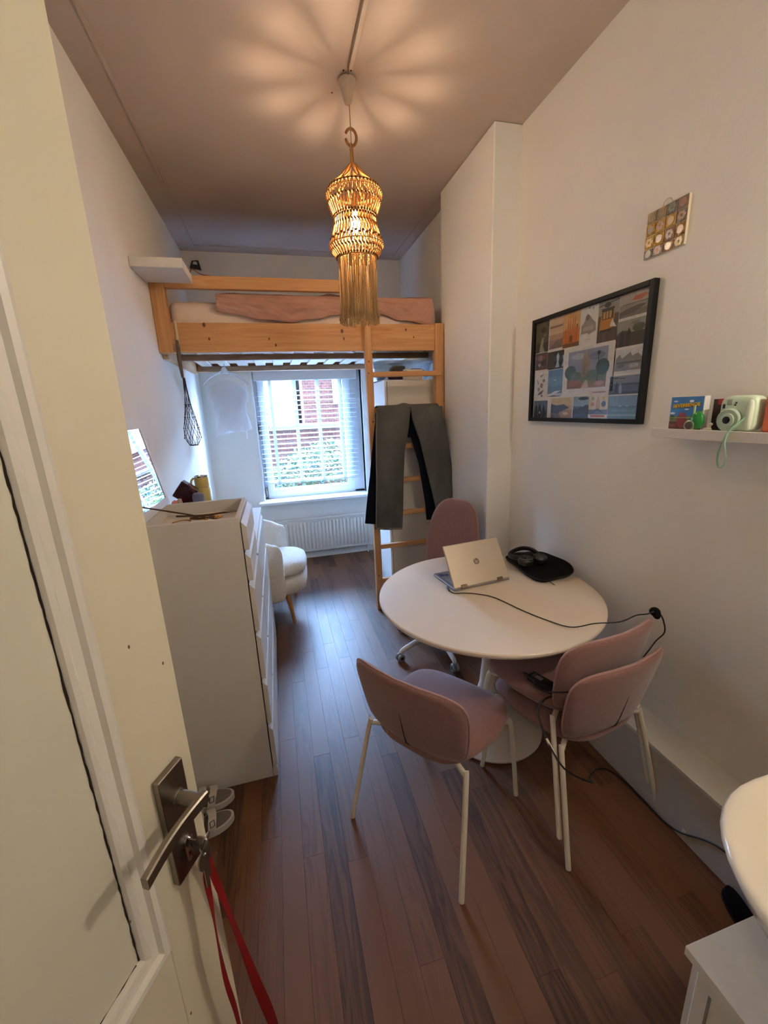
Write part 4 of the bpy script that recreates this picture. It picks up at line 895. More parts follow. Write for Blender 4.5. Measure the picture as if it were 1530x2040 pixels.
build('plug', MB().tube([(0.731, 1.712, 0.761), (0.726, 1.69, 0.759), (0.724, 1.668, 0.756)], [0.003, 0.0055, 0.0045], 8), M_BLACK, cg)
br_ = CM @ Matrix.Translation((-0.158, -0.045, 0.4825)) @ Matrix.Rotation(R(10), 4, 'Z')
build('power_brick', MB().box(-0.022, 0.022, -0.055, 0.055, -0.013, 0.013, 0.005, T=br_, seg=2), M_BLACK, cg)
build('brick_print', MB().box(-0.012, 0.006, 0.0, 0.03, 0.013, 0.0134, T=br_).box(-0.014, 0.012, 0.034, 0.04, 0.013, 0.0134, T=br_), mat('brick_print_grey', (92, 88, 84), 0.6), cg, sm=0, kind='stuff')
build('cable_bundle', MB().tube(spline([cl_(0.180, -0.214, 0.770), cl_(0.202, -0.207, 0.764), cl_(0.229, -0.196, 0.747), cl_(0.248, -0.192, 0.722)], 4), [0.010, 0.013, 0.015, 0.016, 0.016, 0.016, 0.016, 0.016, 0.016, 0.015, 0.014, 0.012, 0.010], 14), M_BLKFAB, cg)
mains = [cl_(-0.150, -0.10, 0.4825), cl_(-0.175, -0.118, 0.485), cl_(-0.225, -0.118, 0.482), cl_(-0.262, -0.128, 0.455), cl_(-0.268, -0.175, 0.39), cl_(-0.25, -0.245, 0.31), cl_(-0.14, -0.270, 0.22), (1.03, 1.04, 0.20), (1.13, 1.13, 0.10), (1.22, 1.195, 0.03), (1.283, 1.195, 0.007), (1.306, 1.13, 0.006), (1.307, 1.05, 0.006), (1.308, 0.97, 0.006), (1.309, 0.92, 0.012), (1.312, 0.87, 0.035), (1.312, 0.76, 0.118), (1.312, 0.60, 0.15)]
build('mains_lead', MB().tube(spline(mains, 6), 0.0033, 6), M_BLACK, cg)
build('lead_tag', MB().tube([cl_(-0.2685, -0.178, 0.385), cl_(-0.262, -0.215, 0.345)], 0.0045, 8), M_WMET, cg)
single('cable_clip', MB().box(1.3135, 1.318, 0.862, 0.878, 0.028, 0.05, 0.001), M_TRIM, (1.316, 0.87, 0.028), 'tiny white cable clip on the pipe casing', 'cable clip')

# ------------------------------------------------------------------ picture collage
pf = thing('collage_frame', 'black framed collage of travel photos and postcards', 'picture frame', (1.45, 1.765, 1.508))
FY0, FY1, FZ0, FZ1 = 2.152, 1.380, 1.507, 2.047       # left edge, right edge (towards the door), bottom, top
def wallp(u, v, d_): return (1.44+0.0-d_+0.0, FY0-u, v)
M_FRM = mat('black_frame', (12, 11, 11), 0.5, var=0.05, spec=0.25)
for (u0, u1, v0, v1) in ((0, 0.022, FZ0, FZ1), (0.75, 0.772, FZ0, FZ1), (0.022, 0.75, FZ0, FZ0+0.02), (0.022, 0.75, FZ1-0.02, FZ1)):
    build('frame_bar', MB().box(1.432, 1.459, FY0-u1, FY0-u0, v0, v1, 0.002), M_FRM, pf)
build('backing', MB().box(1.449, 1.459, FY0-0.75, FY0-0.022, FZ0+0.02, FZ1-0.02), mat('backing_white', (226, 220, 214), 0.8), pf, sm=0)
build('pane', MB().box(1.4375, 1.4385, FY0-0.75, FY0-0.022, FZ0+0.02, FZ1-0.02), M_PANE, pf, sm=0)
def card(name, u0, u1, v0, v1, bands, shapes=(), z=0):
    """bands: [(fraction from the bottom, colour)...]; shapes: [(colour, polygon 0..1)]"""
    cols = []; mb = MB(); x_ = 1.4485-z*0.0012
    def ci(c_):
        if c_ not in cols: cols.append(c_)
        return cols.index(c_)
    lo = 0.0
    for hi, c_ in bands:
        mb.k = ci(c_); mb.add([(x_, FY0-(u0+(u1-u0)*a), v0+(v1-v0)*b) for a, b in ((0, lo), (1, lo), (1, hi), (0, hi))]+[(x_+0.0006, FY0-(u0+(u1-u0)*a), v0+(v1-v0)*b) for a, b in ((0, lo), (1, lo), (1, hi), (0, hi))], [(0, 1, 2, 3), (4, 7, 6, 5), (0, 4, 5, 1), (1, 5, 6, 2), (2, 6, 7, 3), (3, 7, 4, 0)]); lo = hi
    for i, (c_, pl_) in enumerate(shapes):
        mb.k = ci(c_); e_ = x_-0.00008*(i+1)
        mb.add([(e_, FY0-(u0+(u1-u0)*a), v0+(v1-v0)*b) for a, b in pl_], [tuple(range(len(pl_)))])
    return build(name, mb, [flat(c_, 0.45) for c_ in cols], pf, sm=0)
def disc(cx, cy, r, k=1.0, n=12): return [(cx+r*math.cos(2*math.pi*i/n), cy+r*k*math.sin(2*math.pi*i/n)) for i in range(n)]
def rect(a, b, c_, d_): return [(a, b), (c_, b), (c_, d_), (a, d_)]
def hill(pts, base=0.0): return [(pts[0][0], base)]+list(pts)+[(pts[-1][0], base)]
W = (222, 214, 208)
card('photo', 0.024, 0.131, 1.873, 2.027, [(0.3, (52, 50, 36)), (1, (84, 82, 62))], [((150, 150, 128), hill([(0.3, 0.1), (0.45, 0.45), (0.62, 0.5), (0.55, 0.2), (0.7, 0.02)])), ((44, 42, 30), disc(0.55, 0.72, 0.2, 0.5)), ((116, 116, 84), disc(0.7, 0.55, 0.12, 0.3))])
bc = card('photo', 0.133, 0.247, 1.866, 2.027, [(0.07, W), (0.34, (150, 122, 104)), (0.5, (176, 142, 118)), (0.8, (206, 170, 136)), (1, (216, 180, 140))], [((128, 104, 92), rect(0.06, 0.70, 0.95, 0.76)), ((120, 100, 94), hill([(0.05, 0.07), (0.3, 0.2), (0.6, 0.3), (0.95, 0.33), (0.95, 0.07)], 0.07)), (W, rect(0, 0.07, 0.05, 1))], 1)
card('postcard', 0.245, 0.364, 1.868, 2.034, [(0.12, (112, 70, 40)), (0.5, (206, 128, 52)), (1, (216, 166, 104))], [((196, 104, 28), hill([(0.1, 0.12), (0.12, 0.5), (0.22, 0.55), (0.25, 0.3), (0.75, 0.3), (0.78, 0.55), (0.88, 0.5), (0.9, 0.12)], 0.12))]+[((190, 104, 36), [(a-0.05, 0.3), (a+0.05, 0.3), (a+0.03, 0.7), (a, h_), (a-0.03, 0.7)]) for a, h_ in ((0.32, 0.88), (0.44, 0.97), (0.58, 0.97), (0.7, 0.9))]+[((124, 60, 22), rect(0.42, 0.14, 0.6, 0.32)), ((120, 70, 30), disc(0.85, 0.56, 0.05))])
card('postcard', 0.366, 0.477, 1.868, 2.034, [(1, (224, 218, 212))], [((150, 140, 132), hill([(0.06, 0.28), (0.08, 0.48), (0.25, 0.6), (0.4, 0.78), (0.55, 0.72), (0.7, 0.6), (0.9, 0.5), (0.93, 0.3), (0.5, 0.22)], 0.27)), ((110, 104, 100), disc(0.42, 0.68, 0.12, 0.6)), ((176, 166, 156), rect(0.2, 0.34, 0.8, 0.44)), ((120, 112, 106), disc(0.5, 0.92, 0.03)), ((120, 112, 106), disc(0.72, 0.88, 0.03)), ((176, 166, 160), rect(0.3, 0.1, 0.7, 0.115))])
card('photo', 0.479, 0.596, 1.858, 2.035, [(0.3, (84, 72, 64)), (0.62, (92, 80, 70)), (1, (150, 142, 134))], [((198, 128, 46), [(0.1, 0.28), (0.72, 0.3), (0.8, 0.5), (0.8, 0.62), (0.15, 0.6)]), ((60, 46, 38), rect(0.2, 0.52, 0.74, 0.72)), ((190, 150, 90), rect(0.25, 0.54, 0.36, 0.7)), ((190, 150, 90), rect(0.4, 0.54, 0.51, 0.7)), ((190, 150, 90), rect(0.55, 0.54, 0.66, 0.7)), ((40, 36, 34), rect(0.16, 0.72, 0.78, 0.78)), ((44, 40, 38), [(0, 0.84), (1, 0.9), (1, 0.92), (0, 0.86)]), ((52, 48, 46), disc(0.45, 0.85, 0.16, 0.4)), ((230, 224, 216), [(0.62, 0.34), (0.95, 0.3), (0.8, 0.42), (0.72, 0.52)]), ((40, 36, 34), rect(0.15, 0.24, 0.7, 0.29)), ((120, 104, 92), [(0.3, 0), (0.36, 0), (0.42, 0.24), (0.4, 0.24)])])
card('photo', 0.598, 0.749, 1.928, 2.03, [(0.08, W), (0.3, (120, 110, 106)), (0.55, (142, 134, 130)), (1, (172, 158, 148))], [((84, 80, 80), [(0.05, 0.16), (0.5, 0.2), (0.9, 0.42), (0.7, 0.46), (0.3, 0.4), (0.02, 0.3)]), ((176, 84, 58), [(0.38, 0.66), (0.5, 0.8), (0.82, 0.82), (0.92, 0.74), (0.7, 0.62)]), ((90, 80, 76), rect(0.1, 0.54, 0.98, 0.57))])
card('photo', 0.592, 0.749, 1.822, 1.925, [(0.28, (62, 54, 44)), (0.52, (104, 100, 88)), (1, (150, 150, 140))], [((58, 56, 48), hill([(0, 0.4), (0.1, 0.58), (0.3, 0.62), (0.5, 0.5), (1, 0.52)], 0.28)), ((76, 80, 66), disc(0.72, 0.66, 0.2, 0.8)), ((120, 122, 108), disc(0.6, 0.85, 0.14, 0.5)), ((24, 20, 18), [(0.12, 0), (0.14, 0.5), (0.2, 0.66), (0.27, 0.5), (0.3, 0)]), ((26, 22, 20), [(0.36, 0), (0.34, 0.5), (0.42, 0.7), (0.5, 0.52), (0.47, 0)])])
card('photo', 0.026, 0.128, 1.782, 1.870, [(1, (96, 70, 60))], [((150, 100, 80), disc(0.4, 0.7, 0.2, 0.9)), ((60, 40, 36), disc(0.7, 0.4, 0.2)), ((190, 160, 140), disc(0.35, 0.3, 0.1)), ((128, 60, 44), disc(0.75, 0.75, 0.12)), ((40, 28, 26), disc(0.2, 0.2, 0.1))])
card('photo', 0.130, 0.262, 1.775, 1.864, [(1, (42, 40, 38))], [((172, 186, 184), [(0.52, 0.08), (0.6, 0.4), (0.56, 0.75), (0.66, 0.9), (0.74, 0.7), (0.7, 0.4), (0.76, 0.1)]), ((200, 200, 196), [(0.9, 0.1), (0.98, 0.4), (0.93, 0.7), (1, 0.7), (1, 0.1)]), ((70, 66, 62), rect(0.05, 0.1, 0.4, 0.2))])
card('postcard', 0.026, 0.143, 1.632, 1.780, [(1, (218, 212, 210))], [((120, 126, 122), [(0.2, 0.9), (0.4, 0.8), (0.7, 0.86), (0.5, 0.74)]), ((150, 150, 146), [(0.15, 0.7), (0.3, 0.62), (0.35, 0.5), (0.25, 0.5)]), ((160, 110, 92), disc(0.55, 0.45, 0.12, 0.8)), ((110, 120, 116), disc(0.7, 0.62, 0.1, 0.6)), ((170, 130, 110), disc(0.35, 0.32, 0.1, 0.7)), ((104, 96, 92), [(0.25, 0.1), (0.6, 0.14), (0.75, 0.3), (0.4, 0.22)]), ((120, 104, 96), disc(0.6, 0.08, 0.08, 0.5))])
card('photo', 0.145, 0.263, 1.636, 1.772, [(0.12, (196, 200, 208)), (0.4, (96, 132, 166)), (0.75, (104, 146, 184)), (1, (92, 130, 170))], [((232, 232, 232), [(0, 0.03), (0.5, 0.2), (0.95, 0.22), (0.6, 0.13)]), ((70, 96, 130), [(0, 0.0), (0.4, 0.05), (0.9, 0.02), (0.9, 0.0)]), ((170, 190, 208), disc(0.5, 0.62, 0.12, 0.2))])
card('postcard_mat', 0.268, 0.598, 1.645, 1.856, [(1, (224, 216, 214))])
card('postcard', 0.300, 0.556, 1.668, 1.842, [(0.16, (150, 112, 98)), (0.35, (112, 120, 92)), (1, (146, 148, 166))], [((178, 178, 192), disc(0.3, 0.85, 0.2, 0.4)), ((118, 122, 146), disc(0.75, 0.8, 0.2, 0.5)), ((150, 128, 104), [(0.36, 0.3), (0.38, 0.72), (0.45, 0.97), (0.49, 0.75), (0.53, 0.98), (0.58, 0.7), (0.6, 0.3)]), ((120, 100, 82), rect(0.43, 0.34, 0.48, 0.66)), ((60, 82, 58), disc(0.08, 0.45, 0.16, 1.2)), ((52, 74, 62), disc(0.9, 0.5, 0.16, 1.3)), ((84, 104, 70), disc(0.25, 0.34, 0.14, 0.8)), ((92, 110, 80), disc(0.66, 0.32, 0.16, 0.9)), ((44, 50, 60), rect(0.785, 0.1, 0.805, 0.86)), ((40, 46, 58), disc(0.795, 0.86, 0.04, 1.4)), ((176, 126, 112), disc(0.2, 0.15, 0.16, 0.5)), ((160, 112, 100), disc(0.45, 0.1, 0.14, 0.4)), ((126, 122, 82), disc(0.65, 0.14, 0.12, 0.5)), ((188, 150, 136), disc(0.85, 0.1, 0.12, 0.5)), ((200, 180, 160), [(0.4, 0), (0.5, 0.2), (0.55, 0.2), (0.6, 0)])], 1)
card('postcard', 0.592, 0.747, 1.716, 1.812, [(1, (216, 210, 208))], [((140, 134, 132), hill([(0.05, 0.2), (0.08, 0.65), (0.2, 0.8), (0.28, 0.62), (0.4, 0.72), (0.55, 0.85), (0.62, 0.68), (0.8, 0.78), (0.93, 0.6), (0.93, 0.2)], 0.1)), ((96, 92, 92), rect(0.1, 0.4, 0.9, 0.48)), ((178, 172, 168), disc(0.7, 0.28, 0.16, 0.6)), ((110, 106, 106), disc(0.25, 0.32, 0.12, 0.8))])
card('photo', 0.580, 0.748, 1.630, 1.706, [(0.15, (70, 78, 98)), (0.6, (92, 104, 128)), (1, (128, 136, 150))], [((64, 70, 84), disc(0.2, 0.9, 0.12, 0.3)), ((66, 72, 86), disc(0.42, 0.86, 0.1, 0.3)), ((62, 72, 94), rect(0, 0.5, 1, 0.56)), ((40, 46, 62), [(0.18, 0.05), (0.2, 0.5), (0.24, 0.7), (0.28, 0.5), (0.3, 0.05)]), ((150, 170, 196), [(0.34, 0.05), (0.33, 0.42), (0.36, 0.66), (0.41, 0.42), (0.42, 0.05)])])
card('photo', 0.028, 0.150, 1.527, 1.618, [(0.4, (60, 70, 96)), (1, (92, 106, 138))], [((22, 24, 30), [(0.1, 0), (0.12, 0.6), (0.2, 0.8), (0.28, 0.6), (0.3, 0)]), ((26, 26, 34), [(0.34, 0), (0.36, 0.62), (0.45, 0.85), (0.55, 0.6), (0.56, 0)]), ((30, 30, 38), [(0.65, 0), (0.66, 0.55), (0.75, 0.76), (0.85, 0.52), (0.86, 0)]), ((200, 206, 214), disc(0.46, 0.3, 0.05, 1.4))])
card('photo', 0.178, 0.354, 1.527, 1.628, [(0.4, (176, 138, 116)), (0.62, (196, 158, 124)), (1, (206, 180, 140))], [((66, 70, 92), hill([(0.0, 0.3), (0.0, 0.72), (0.3, 0.62), (0.6, 0.68), (0.85, 0.5), (0.7, 0.42), (0.4, 0.26)], 0.18)), ((120, 106, 110), [(0, 0), (0.5, 0), (0.38, 0.2), (0, 0.3)]), ((222, 190, 150), disc(0.7, 0.22, 0.12, 0.6)), (W, rect(0, 0, 0.03, 1)), (W, rect(0.97, 0, 1, 1))])
card('photo', 0.356, 0.470, 1.526, 1.630, [(0.3, (66, 82, 116)), (0.55, (94, 118, 156)), (1, (150, 172, 200))], [((48, 54, 74), disc(0.6, 0.9, 0.3, 0.25)), ((60, 70, 98), hill([(0, 0.3), (0.15, 0.5), (0.3, 0.42), (0.45, 0.56), (0.7, 0.46), (1, 0.5)], 0.1)), ((56, 60, 84), disc(0.82, 0.4, 0.22, 1.0))])
card('poster', 0.464, 0.580, 1.530, 1.654, [(0.12, (226, 214, 206)), (0.3, (112, 120, 150)), (1, (224, 206, 186))], [((206, 160, 128), [(0.38, 0.3), (0.4, 0.6), (0.5, 0.82), (0.6, 0.6), (0.62, 0.3)]), ((186, 96, 90), rect(0.12, 0.03, 0.88, 0.10)), ((196, 120, 96), disc(0.2, 0.5, 0.1, 0.8)), ((92, 104, 140), disc(0.8, 0.5, 0.12, 0.9)), ((70, 78, 112), [(0.2, 0.2), (0.5, 0.34), (0.8, 0.2), (0.8, 0.15), (0.5, 0.27), (0.2, 0.15)]), ((214, 170, 80), disc(0.78, 0.7, 0.07)), ((150, 120, 120), rect(0.15, 0.90, 0.85, 0.95)), ((140, 150, 110), disc(0.22, 0.7, 0.07))], 1)
card('photo', 0.582, 0.748, 1.527, 1.625, [(0.5, (112, 150, 178)), (0.54, (90, 122, 160)), (1, (126, 156, 190))], [((150, 180, 196), rect(0, 0.12, 1, 0.2)), ((196, 206, 214), disc(0.4, 0.55, 0.05, 0.5)), ((196, 206, 214), disc(0.62, 0.55, 0.04, 0.5)), ((142, 172, 190), rect(0.1, 0.34, 0.9, 0.38))])

# ------------------------------------------------------------------ tile plaque on the wall
tp = thing('tile_plaque', 'glossy patchwork tile plaque hung on a loop of string', 'plaque', (1.45, 1.38, 2.13))
PY0, PY1, PZ0, PZ1 = 1.458, 1.292, 2.128, 2.285
pm = Matrix.Translation((0, 0, 0))
build('board', MB().box(1.4495, 1.4595, PY1, PY0, PZ0, PZ1, 0.001), mat('cream_board', (214, 200, 172), 0.6), tp, sm=0)
rgp = random.Random(11)
pal = [(110, 84, 76), (158, 112, 84), (120, 100, 60), (176, 140, 70), (136, 86, 70), (88, 110, 92), (150, 110, 104), (128, 132, 124), (92, 64, 62), (186, 150, 86)]
cuts_u = [0, 0.04, 0.083, 0.126, 0.166]; cuts_v = [0, 0.032, 0.076, 0.118, 0.157]
for i in range(4):
    for j in range(4):
        c0 = rgp.choice(pal); c1 = rgp.choice(pal)
        if i in (0, 1) and j in (1, 2): c0, c1 = (196, 156, 70), (150, 108, 40)
        a, b = PY0-cuts_u[i], PY0-cuts_u[i+1]; z0, z1 = PZ0+cuts_v[j], PZ0+cuts_v[j+1]
        m_ = mat('tile_glaze_%d_%d' % (i, j), c0, 0.22, var=0.3, scale=90, rgb2=c1, bump=0.5, bscale=160, metal=0.3)
        t_ = build('tile', MB().box(1.447, 1.450, b+0.0012, a-0.0012, z0+0.0012, z1-0.0012, 0.001), m_, tp)
        if (i+j) % 2:
            cy, cz, r_ = (a+b)/2, (z0+z1)/2, 0.012
            c2 = rgp.choice(pal)
            petals = MB()
            for k in range(6): petals.prism(disc(0.010*math.cos(k*math.pi/3), 0.010*math.sin(k*math.pi/3), 0.006, 1, 8), lambda p, q, h: (h, cy+p, cz+q), 1.4464, 1.4471)
            build('flower_relief', petals, mat('relief_%d_%d' % (i, j), c2, 0.3, var=0.2), t_, sm=0, kind='stuff')
        else:
            build('medallion', MB().prism(disc(0, 0, 0.013, 1, 14), lambda p, q, h: (h, (a+b)/2+p, (z0+z1)/2+q), 1.4464, 1.4471), mat('medallion_%d_%d' % (i, j), rgp.choice(pal), 0.25, var=0.2), t_, sm=0)
build('string_loop', MB().tube(spline([(1.455, 1.40, PZ1-0.005), (1.453, 1.395, PZ1+0.014), (1.453, 1.383, PZ1+0.020), (1.453, 1.368, PZ1+0.015), (1.455, 1.36, PZ1-0.005)], 4), 0.0016, 5), mat('string_white', (200, 192, 176), 0.9), tp)

# ------------------------------------------------------------------ picture ledge with its things
SH = 1.4985
lg = thing('picture_ledge', 'narrow white picture ledge on the right wall', 'wall ledge', (1.40, 0.9, 1.48))
build('shelf_board', MB().box(1.352, 1.459, 0.30, 1.236, SH-0.012, SH, 0.001), M_WHITE, lg, sm=0)
build('front_lip', MB().box(1.340, 1.352, 0.30, 1.236, SH-0.028, SH+0.004, 0.001), M_WHITE, lg, sm=0)
gb = thing('card_game_box', 'small blue card game box standing on the picture ledge', 'game box', (1.40, 1.13, SH))
GY0, GY1, GX = 1.196, 1.075, 1.372
build('carton', MB().box(GX, GX+0.024, GY1, GY0, SH, SH+0.112, 0.0008), mat('game_box_white', (214, 214, 212), 0.5), gb, sm=0)
def gp(c_, poly, d_): return MB().add([(GX-d_, GY0-a*(GY0-GY1), SH+b*0.112) for a, b in poly], [tuple(range(len(poly)))]), flat(c_, 0.35)
for i, (n_, c_, poly) in enumerate((('sky_print', (64, 132, 196), rect(0.02, 0.4, 0.98, 0.99)), ('field_print', (124, 138, 66), rect(0.02, 0.24, 0.98, 0.42)), ('earth_print', (104, 58, 40), rect(0.02, 0.0, 0.98, 0.25)),
        ('cloud_print', (232, 236, 240), disc(0.16, 0.86, 0.07, 0.35)), ('cloud_print', (232, 236, 240), disc(0.64, 0.86, 0.07, 0.5)), ('cloud_print', (232, 236, 240), disc(0.1, 0.5, 0.08, 0.4)), ('cloud_print', (232, 236, 240), disc(0.52, 0.62, 0.07, 0.35)),
        ('tree_print', (64, 84, 48), disc(0.1, 0.38, 0.07, 1.0)), ('figure_print', (150, 44, 34), disc(0.40, 0.30, 0.15, 1.6)), ('figure_print', (110, 60, 46), disc(0.76, 0.26, 0.14, 1.4)), ('plate_print', (150, 70, 40), rect(0.06, 0.08, 0.24, 0.17)))):
    q, m_ = gp(c_, poly, 0.0001*(i+1)); build(n_, q, m_, gb, sm=0)
M_YEL = mat('title_yellow', (238, 196, 44), 0.4); M_TSH = mat('title_shadow', (58, 44, 20), 0.5)
def wallT(y, z, x): return Matrix.Translation((x, y, z)) @ Matrix(((0, 0, -1, 0), (-1, 0, 0, 0), (0, 1, 0, 0), (0, 0, 0, 1)))
text('title_shadow', 'BEVERBENDE', 0.0165, M_TSH, gb, wallT(1.1345, SH+0.0815, GX-0.0018) @ Matrix.Rotation(R(4), 4, 'Z'), bold=0.0012)
text('title', 'BEVERBENDE', 0.0165, M_YEL, gb, wallT(1.1345, SH+0.0825, GX-0.0026) @ Matrix.Rotation(R(4), 4, 'Z'), bold=0.0005)
single('rubber_band', MB().tube([(GX-0.002, GY0+0.001, SH+0.040), (GX-0.002, 1.14, SH+0.041), (GX-0.002, 1.10, SH+0.040), (GX-0.002, GY1-0.001, SH+0.066), (GX+0.026, GY1-0.001, SH+0.066), (GX+0.026, GY0+0.001, SH+0.04)], 0.0012, 5, closed=True), mat('green_elastic', (150, 190, 96), 0.5), (GX, 1.135, SH+0.04), 'thin lime elastic band around the blue game box', 'elastic band')
gt = thing('green_bauble', 'shiny green glass ornament with lid ring before the game box', 'ornament', (1.358, 1.078, SH))
build('bauble', MB().ell((1.358, 1.080, SH+0.034), (0.012, 0.022, 0.030), 20, 12), mat('green_glass_glaze', (40, 140, 62), 0.12, var=0.15), gt)
build('ring', MB().tube([(1.3465, 1.097+0.016*math.cos(2*math.pi*i/24), SH+0.017+0.015*math.sin(2*math.pi*i/24)) for i in range(24)], 0.003, 6, closed=True), mat('silver_green', (176, 196, 160), 0.25, metal=0.8), gt)
build('straw', MB().box(1.350, 1.3525, 1.086, 1.091, SH+0.055, SH+0.084), mat('pale_green_stick', (196, 214, 150), 0.5), gt, sm=0)
dk = thing('red_card_pack', 'dark card pack with red top behind the instant camera', 'card pack', (1.42, 1.04, SH))
build('pack', MB().box(1.404, 1.424, 0.985, 1.07, SH, SH+0.10, 0.001), mat('dark_brown_card', (74, 52, 46), 0.5, rgb2=(40, 28, 26), scale=30), dk, sm=0)
build('red_top', MB().box(1.4035, 1.4245, 1.0, 1.055, SH+0.082, SH+0.1005), flat((186, 50, 54), 0.4), dk, sm=0)
single('white_figurine', MB().ell((1.362, 1.045, SH+0.006), (0.008, 0.014, 0.006), 12, 6).tube([(1.362, 1.042, SH+0.006), (1.362, 1.038, SH+0.024)], [0.006, 0.004], 8).ell((1.362, 1.037, SH+0.022), (0.005, 0.007, 0.005), 10, 6), mat('ivory', (214, 206, 180), 0.4), (1.362, 1.045, SH), 'tiny ivory figurine between game box and instant camera', 'figurine')

ic = thing('instant_camera', 'mint green instant camera with round lens and wrist strap', 'camera', (1.39, 0.975, SH))
M_MINT = mat('mint_plastic', (196, 214, 190), 0.4, var=0.02); M_MINTD = mat('mint_lens', (176, 196, 178), 0.35, var=0.02); M_MINTL = mat('mint_light', (214, 224, 206), 0.4)
body = [(a, b) for a, b in sup(0.053, 0.054, 44, 5)]
build('camera_body', MB().pillow(body, lambda a, b, h: (1.396-h, 0.973-a, SH+0.0555+b), 0.024, 6, tb=0.026), M_MINT, ic, sm=60)
CY = 0.987; LTm = Matrix.Translation((1.374, CY, SH+0.036)) @ Matrix.Rotation(R(-90), 4, 'Y')
lb = build('lens_barrel', MB().lathe([(0.0355, 0), (0.0355, 0.010), (0.033, 0.013), (0.031, 0.014), (0.030, 0.012), (0.021, 0.012), (0.020, 0.017), (0.012, 0.018)], 36, T=LTm), M_MINTD, ic, sm=30)
build('lens_glass', MB().lathe([(0.0115, 0.0175), (0.0112, 0.0188), (0.006, 0.0196), (0.0005, 0.0198)], 24, T=LTm), mat('lens_black', (8, 8, 9), 0.12), lb)
build('flash', MB().box(1.3695, 1.3745, 0.985, 1.003, SH+0.081, SH+0.098, 0.002), mat('flash_silver', (182, 190, 176), 0.2, metal=0.3), ic)
build('viewfinder', MB().box(1.3705, 1.3745, 1.008, 1.015, SH+0.071, SH+0.084, 0.001), M_BLACK, ic)
build('sensor_dot', MB().ell((1.3715, 0.976, SH+0.0875), (0.002, 0.003, 0.0028), 10, 6), M_BLACK, ic)
build('sensor_dot', MB().ell((1.3715, 0.978, SH+0.081), (0.002, 0.003, 0.0028), 10, 6), M_BLACK, ic)
build('grip', MB().pillow(sup(0.011, 0.046, 20, 3), lambda a, b, h: (1.381-h, 0.936+a, SH+0.052+b), 0.016, 3), M_MINTL, ic, sm=70)
build('wrist_strap', ribbon([(1.372, 0.940, SH+0.048), (1.352, 0.944, SH+0.030), (1.334, 0.955, SH+0.008), (1.330, 0.968, SH-0.025), (1.331, 0.976, SH-0.065), (1.331, 0.974, SH-0.095), (1.331, 0.966, SH-0.108), (1.331, 0.955, SH-0.100), (1.331, 0.952, SH-0.07), (1.330, 0.961, SH-0.03), (1.333, 0.957, SH+0.006)], (0.0035, 0.0035), 0.0008, (1, 0.2, 0)), mat('mint_strap', (160, 206, 176), 0.5, trans=0.3), ic)
ob_ = thing('orange_pouch', 'translucent orange pouch standing next to the instant camera', 'pouch', (1.41, 0.86, SH))
build('pouch', MB().box(1.385, 1.44, 0.78, 0.908, SH, SH+0.112, 0.006), mat('orange_plastic', (206, 120, 84), 0.35, rgb2=(178, 84, 50), scale=10), ob_)
build('flap', MB().prism([(0, 0.0), (0.128, 0.0), (0.128, 0.045), (0.06, 0.015)], lambda a, b, h: (h, 0.908-a, SH+0.004+b), 1.3835, 1.3848), flat((170, 76, 40), 0.35), ob_, sm=0)

# ------------------------------------------------------------------ macrame pendant lamp
PX, PY = 0.478, 2.226
pd = thing('pendant_lamp', 'tall macrame cotton pendant lamp with a long fringe', 'pendant lamp', (PX, PY, 2.04))
prof = [(0.014, 2.735), (0.034, 2.715), (0.062, 2.682), (0.094, 2.655), (0.120, 2.635), (0.134, 2.608), (0.126, 2.575), (0.112, 2.54), (0.099, 2.51), (0.103, 2.48), (0.115, 2.44), (0.128, 2.405), (0.133, 2.392), (0.122, 2.372), (0.105, 2.348), (0.095, 2.335)]
def rad(z):
    for (r0, z0), (r1, z1) in zip(prof, prof[1:]):
        if z1 <= z <= z0: return r0+(r1-r0)*(z0-z)/(z0-z1)
    return prof[-1][0]
# small netted crown: sparse cords crossing, then dense tiers
NC = 44
def cords(za, zb, n, steps, tw, r, ph=0.0, cross=True):
    m_ = MB()
    for j in range(n):
        for s_ in ((-1, 1) if cross else (1,)):
            pts = []
            for i in range(steps+1):
                t = i/steps; z = za+(zb-za)*t; a = 2*math.pi*(j+ph)/n+s_*tw*math.sin(t*math.pi)
                rr = rad(z)+0.0015*s_; pts.append((PX+rr*math.cos(a), PY+rr*math.sin(a), z))
            m_.tube(pts, r, 4)
    return m_
def knot_row(z, n, ph, r, dz=0.006):
    m_ = MB()
    for j in range(n):
        a = 2*math.pi*(j+ph)/n; rr = rad(z)+0.001; T = Matrix.Translation((PX+rr*math.cos(a), PY+rr*math.sin(a), z)) @ Matrix.Rotation(a, 4, 'Z')
        m_.ell((0, 0, 0), (0.0045, r, dz), 8, 5, T=T)
    return m_
crown = MB()
for j in range(10):
    for s_ in (-1, 1):
        pts = []
        for i in range(9):
            t = i/8; z = 2.735-t*0.105; a = 2*math.pi*j/10+s_*t*math.pi/10; rr = rad(z-1e-5)
            pts.append((PX+rr*math.cos(a), PY+rr*math.sin(a), z))
        crown.tube(pts, 0.0042, 5)
crown.tube([(PX+rad(2.63)*math.cos(2*math.pi*i/40), PY+rad(2.63)*math.sin(2*math.pi*i/40), 2.63) for i in range(40)], 0.005, 5, closed=True)
build('crown', crown, M_COTTON, pd, kind='stuff')
tiers_ = [(2.628, 2.575, 0.25), (2.575, 2.512, 0.75), (2.512, 2.478, 0.25), (2.478, 2.418, 0.75), (2.418, 2.372, 0.25), (2.372, 2.337, 0.75)]
for k, (za, zb, ph) in enumerate(tiers_):
    build('shade_tier', cords(za, zb, NC, 5, 0.040, 0.0029, ph), M_COTTON, pd, kind='stuff')
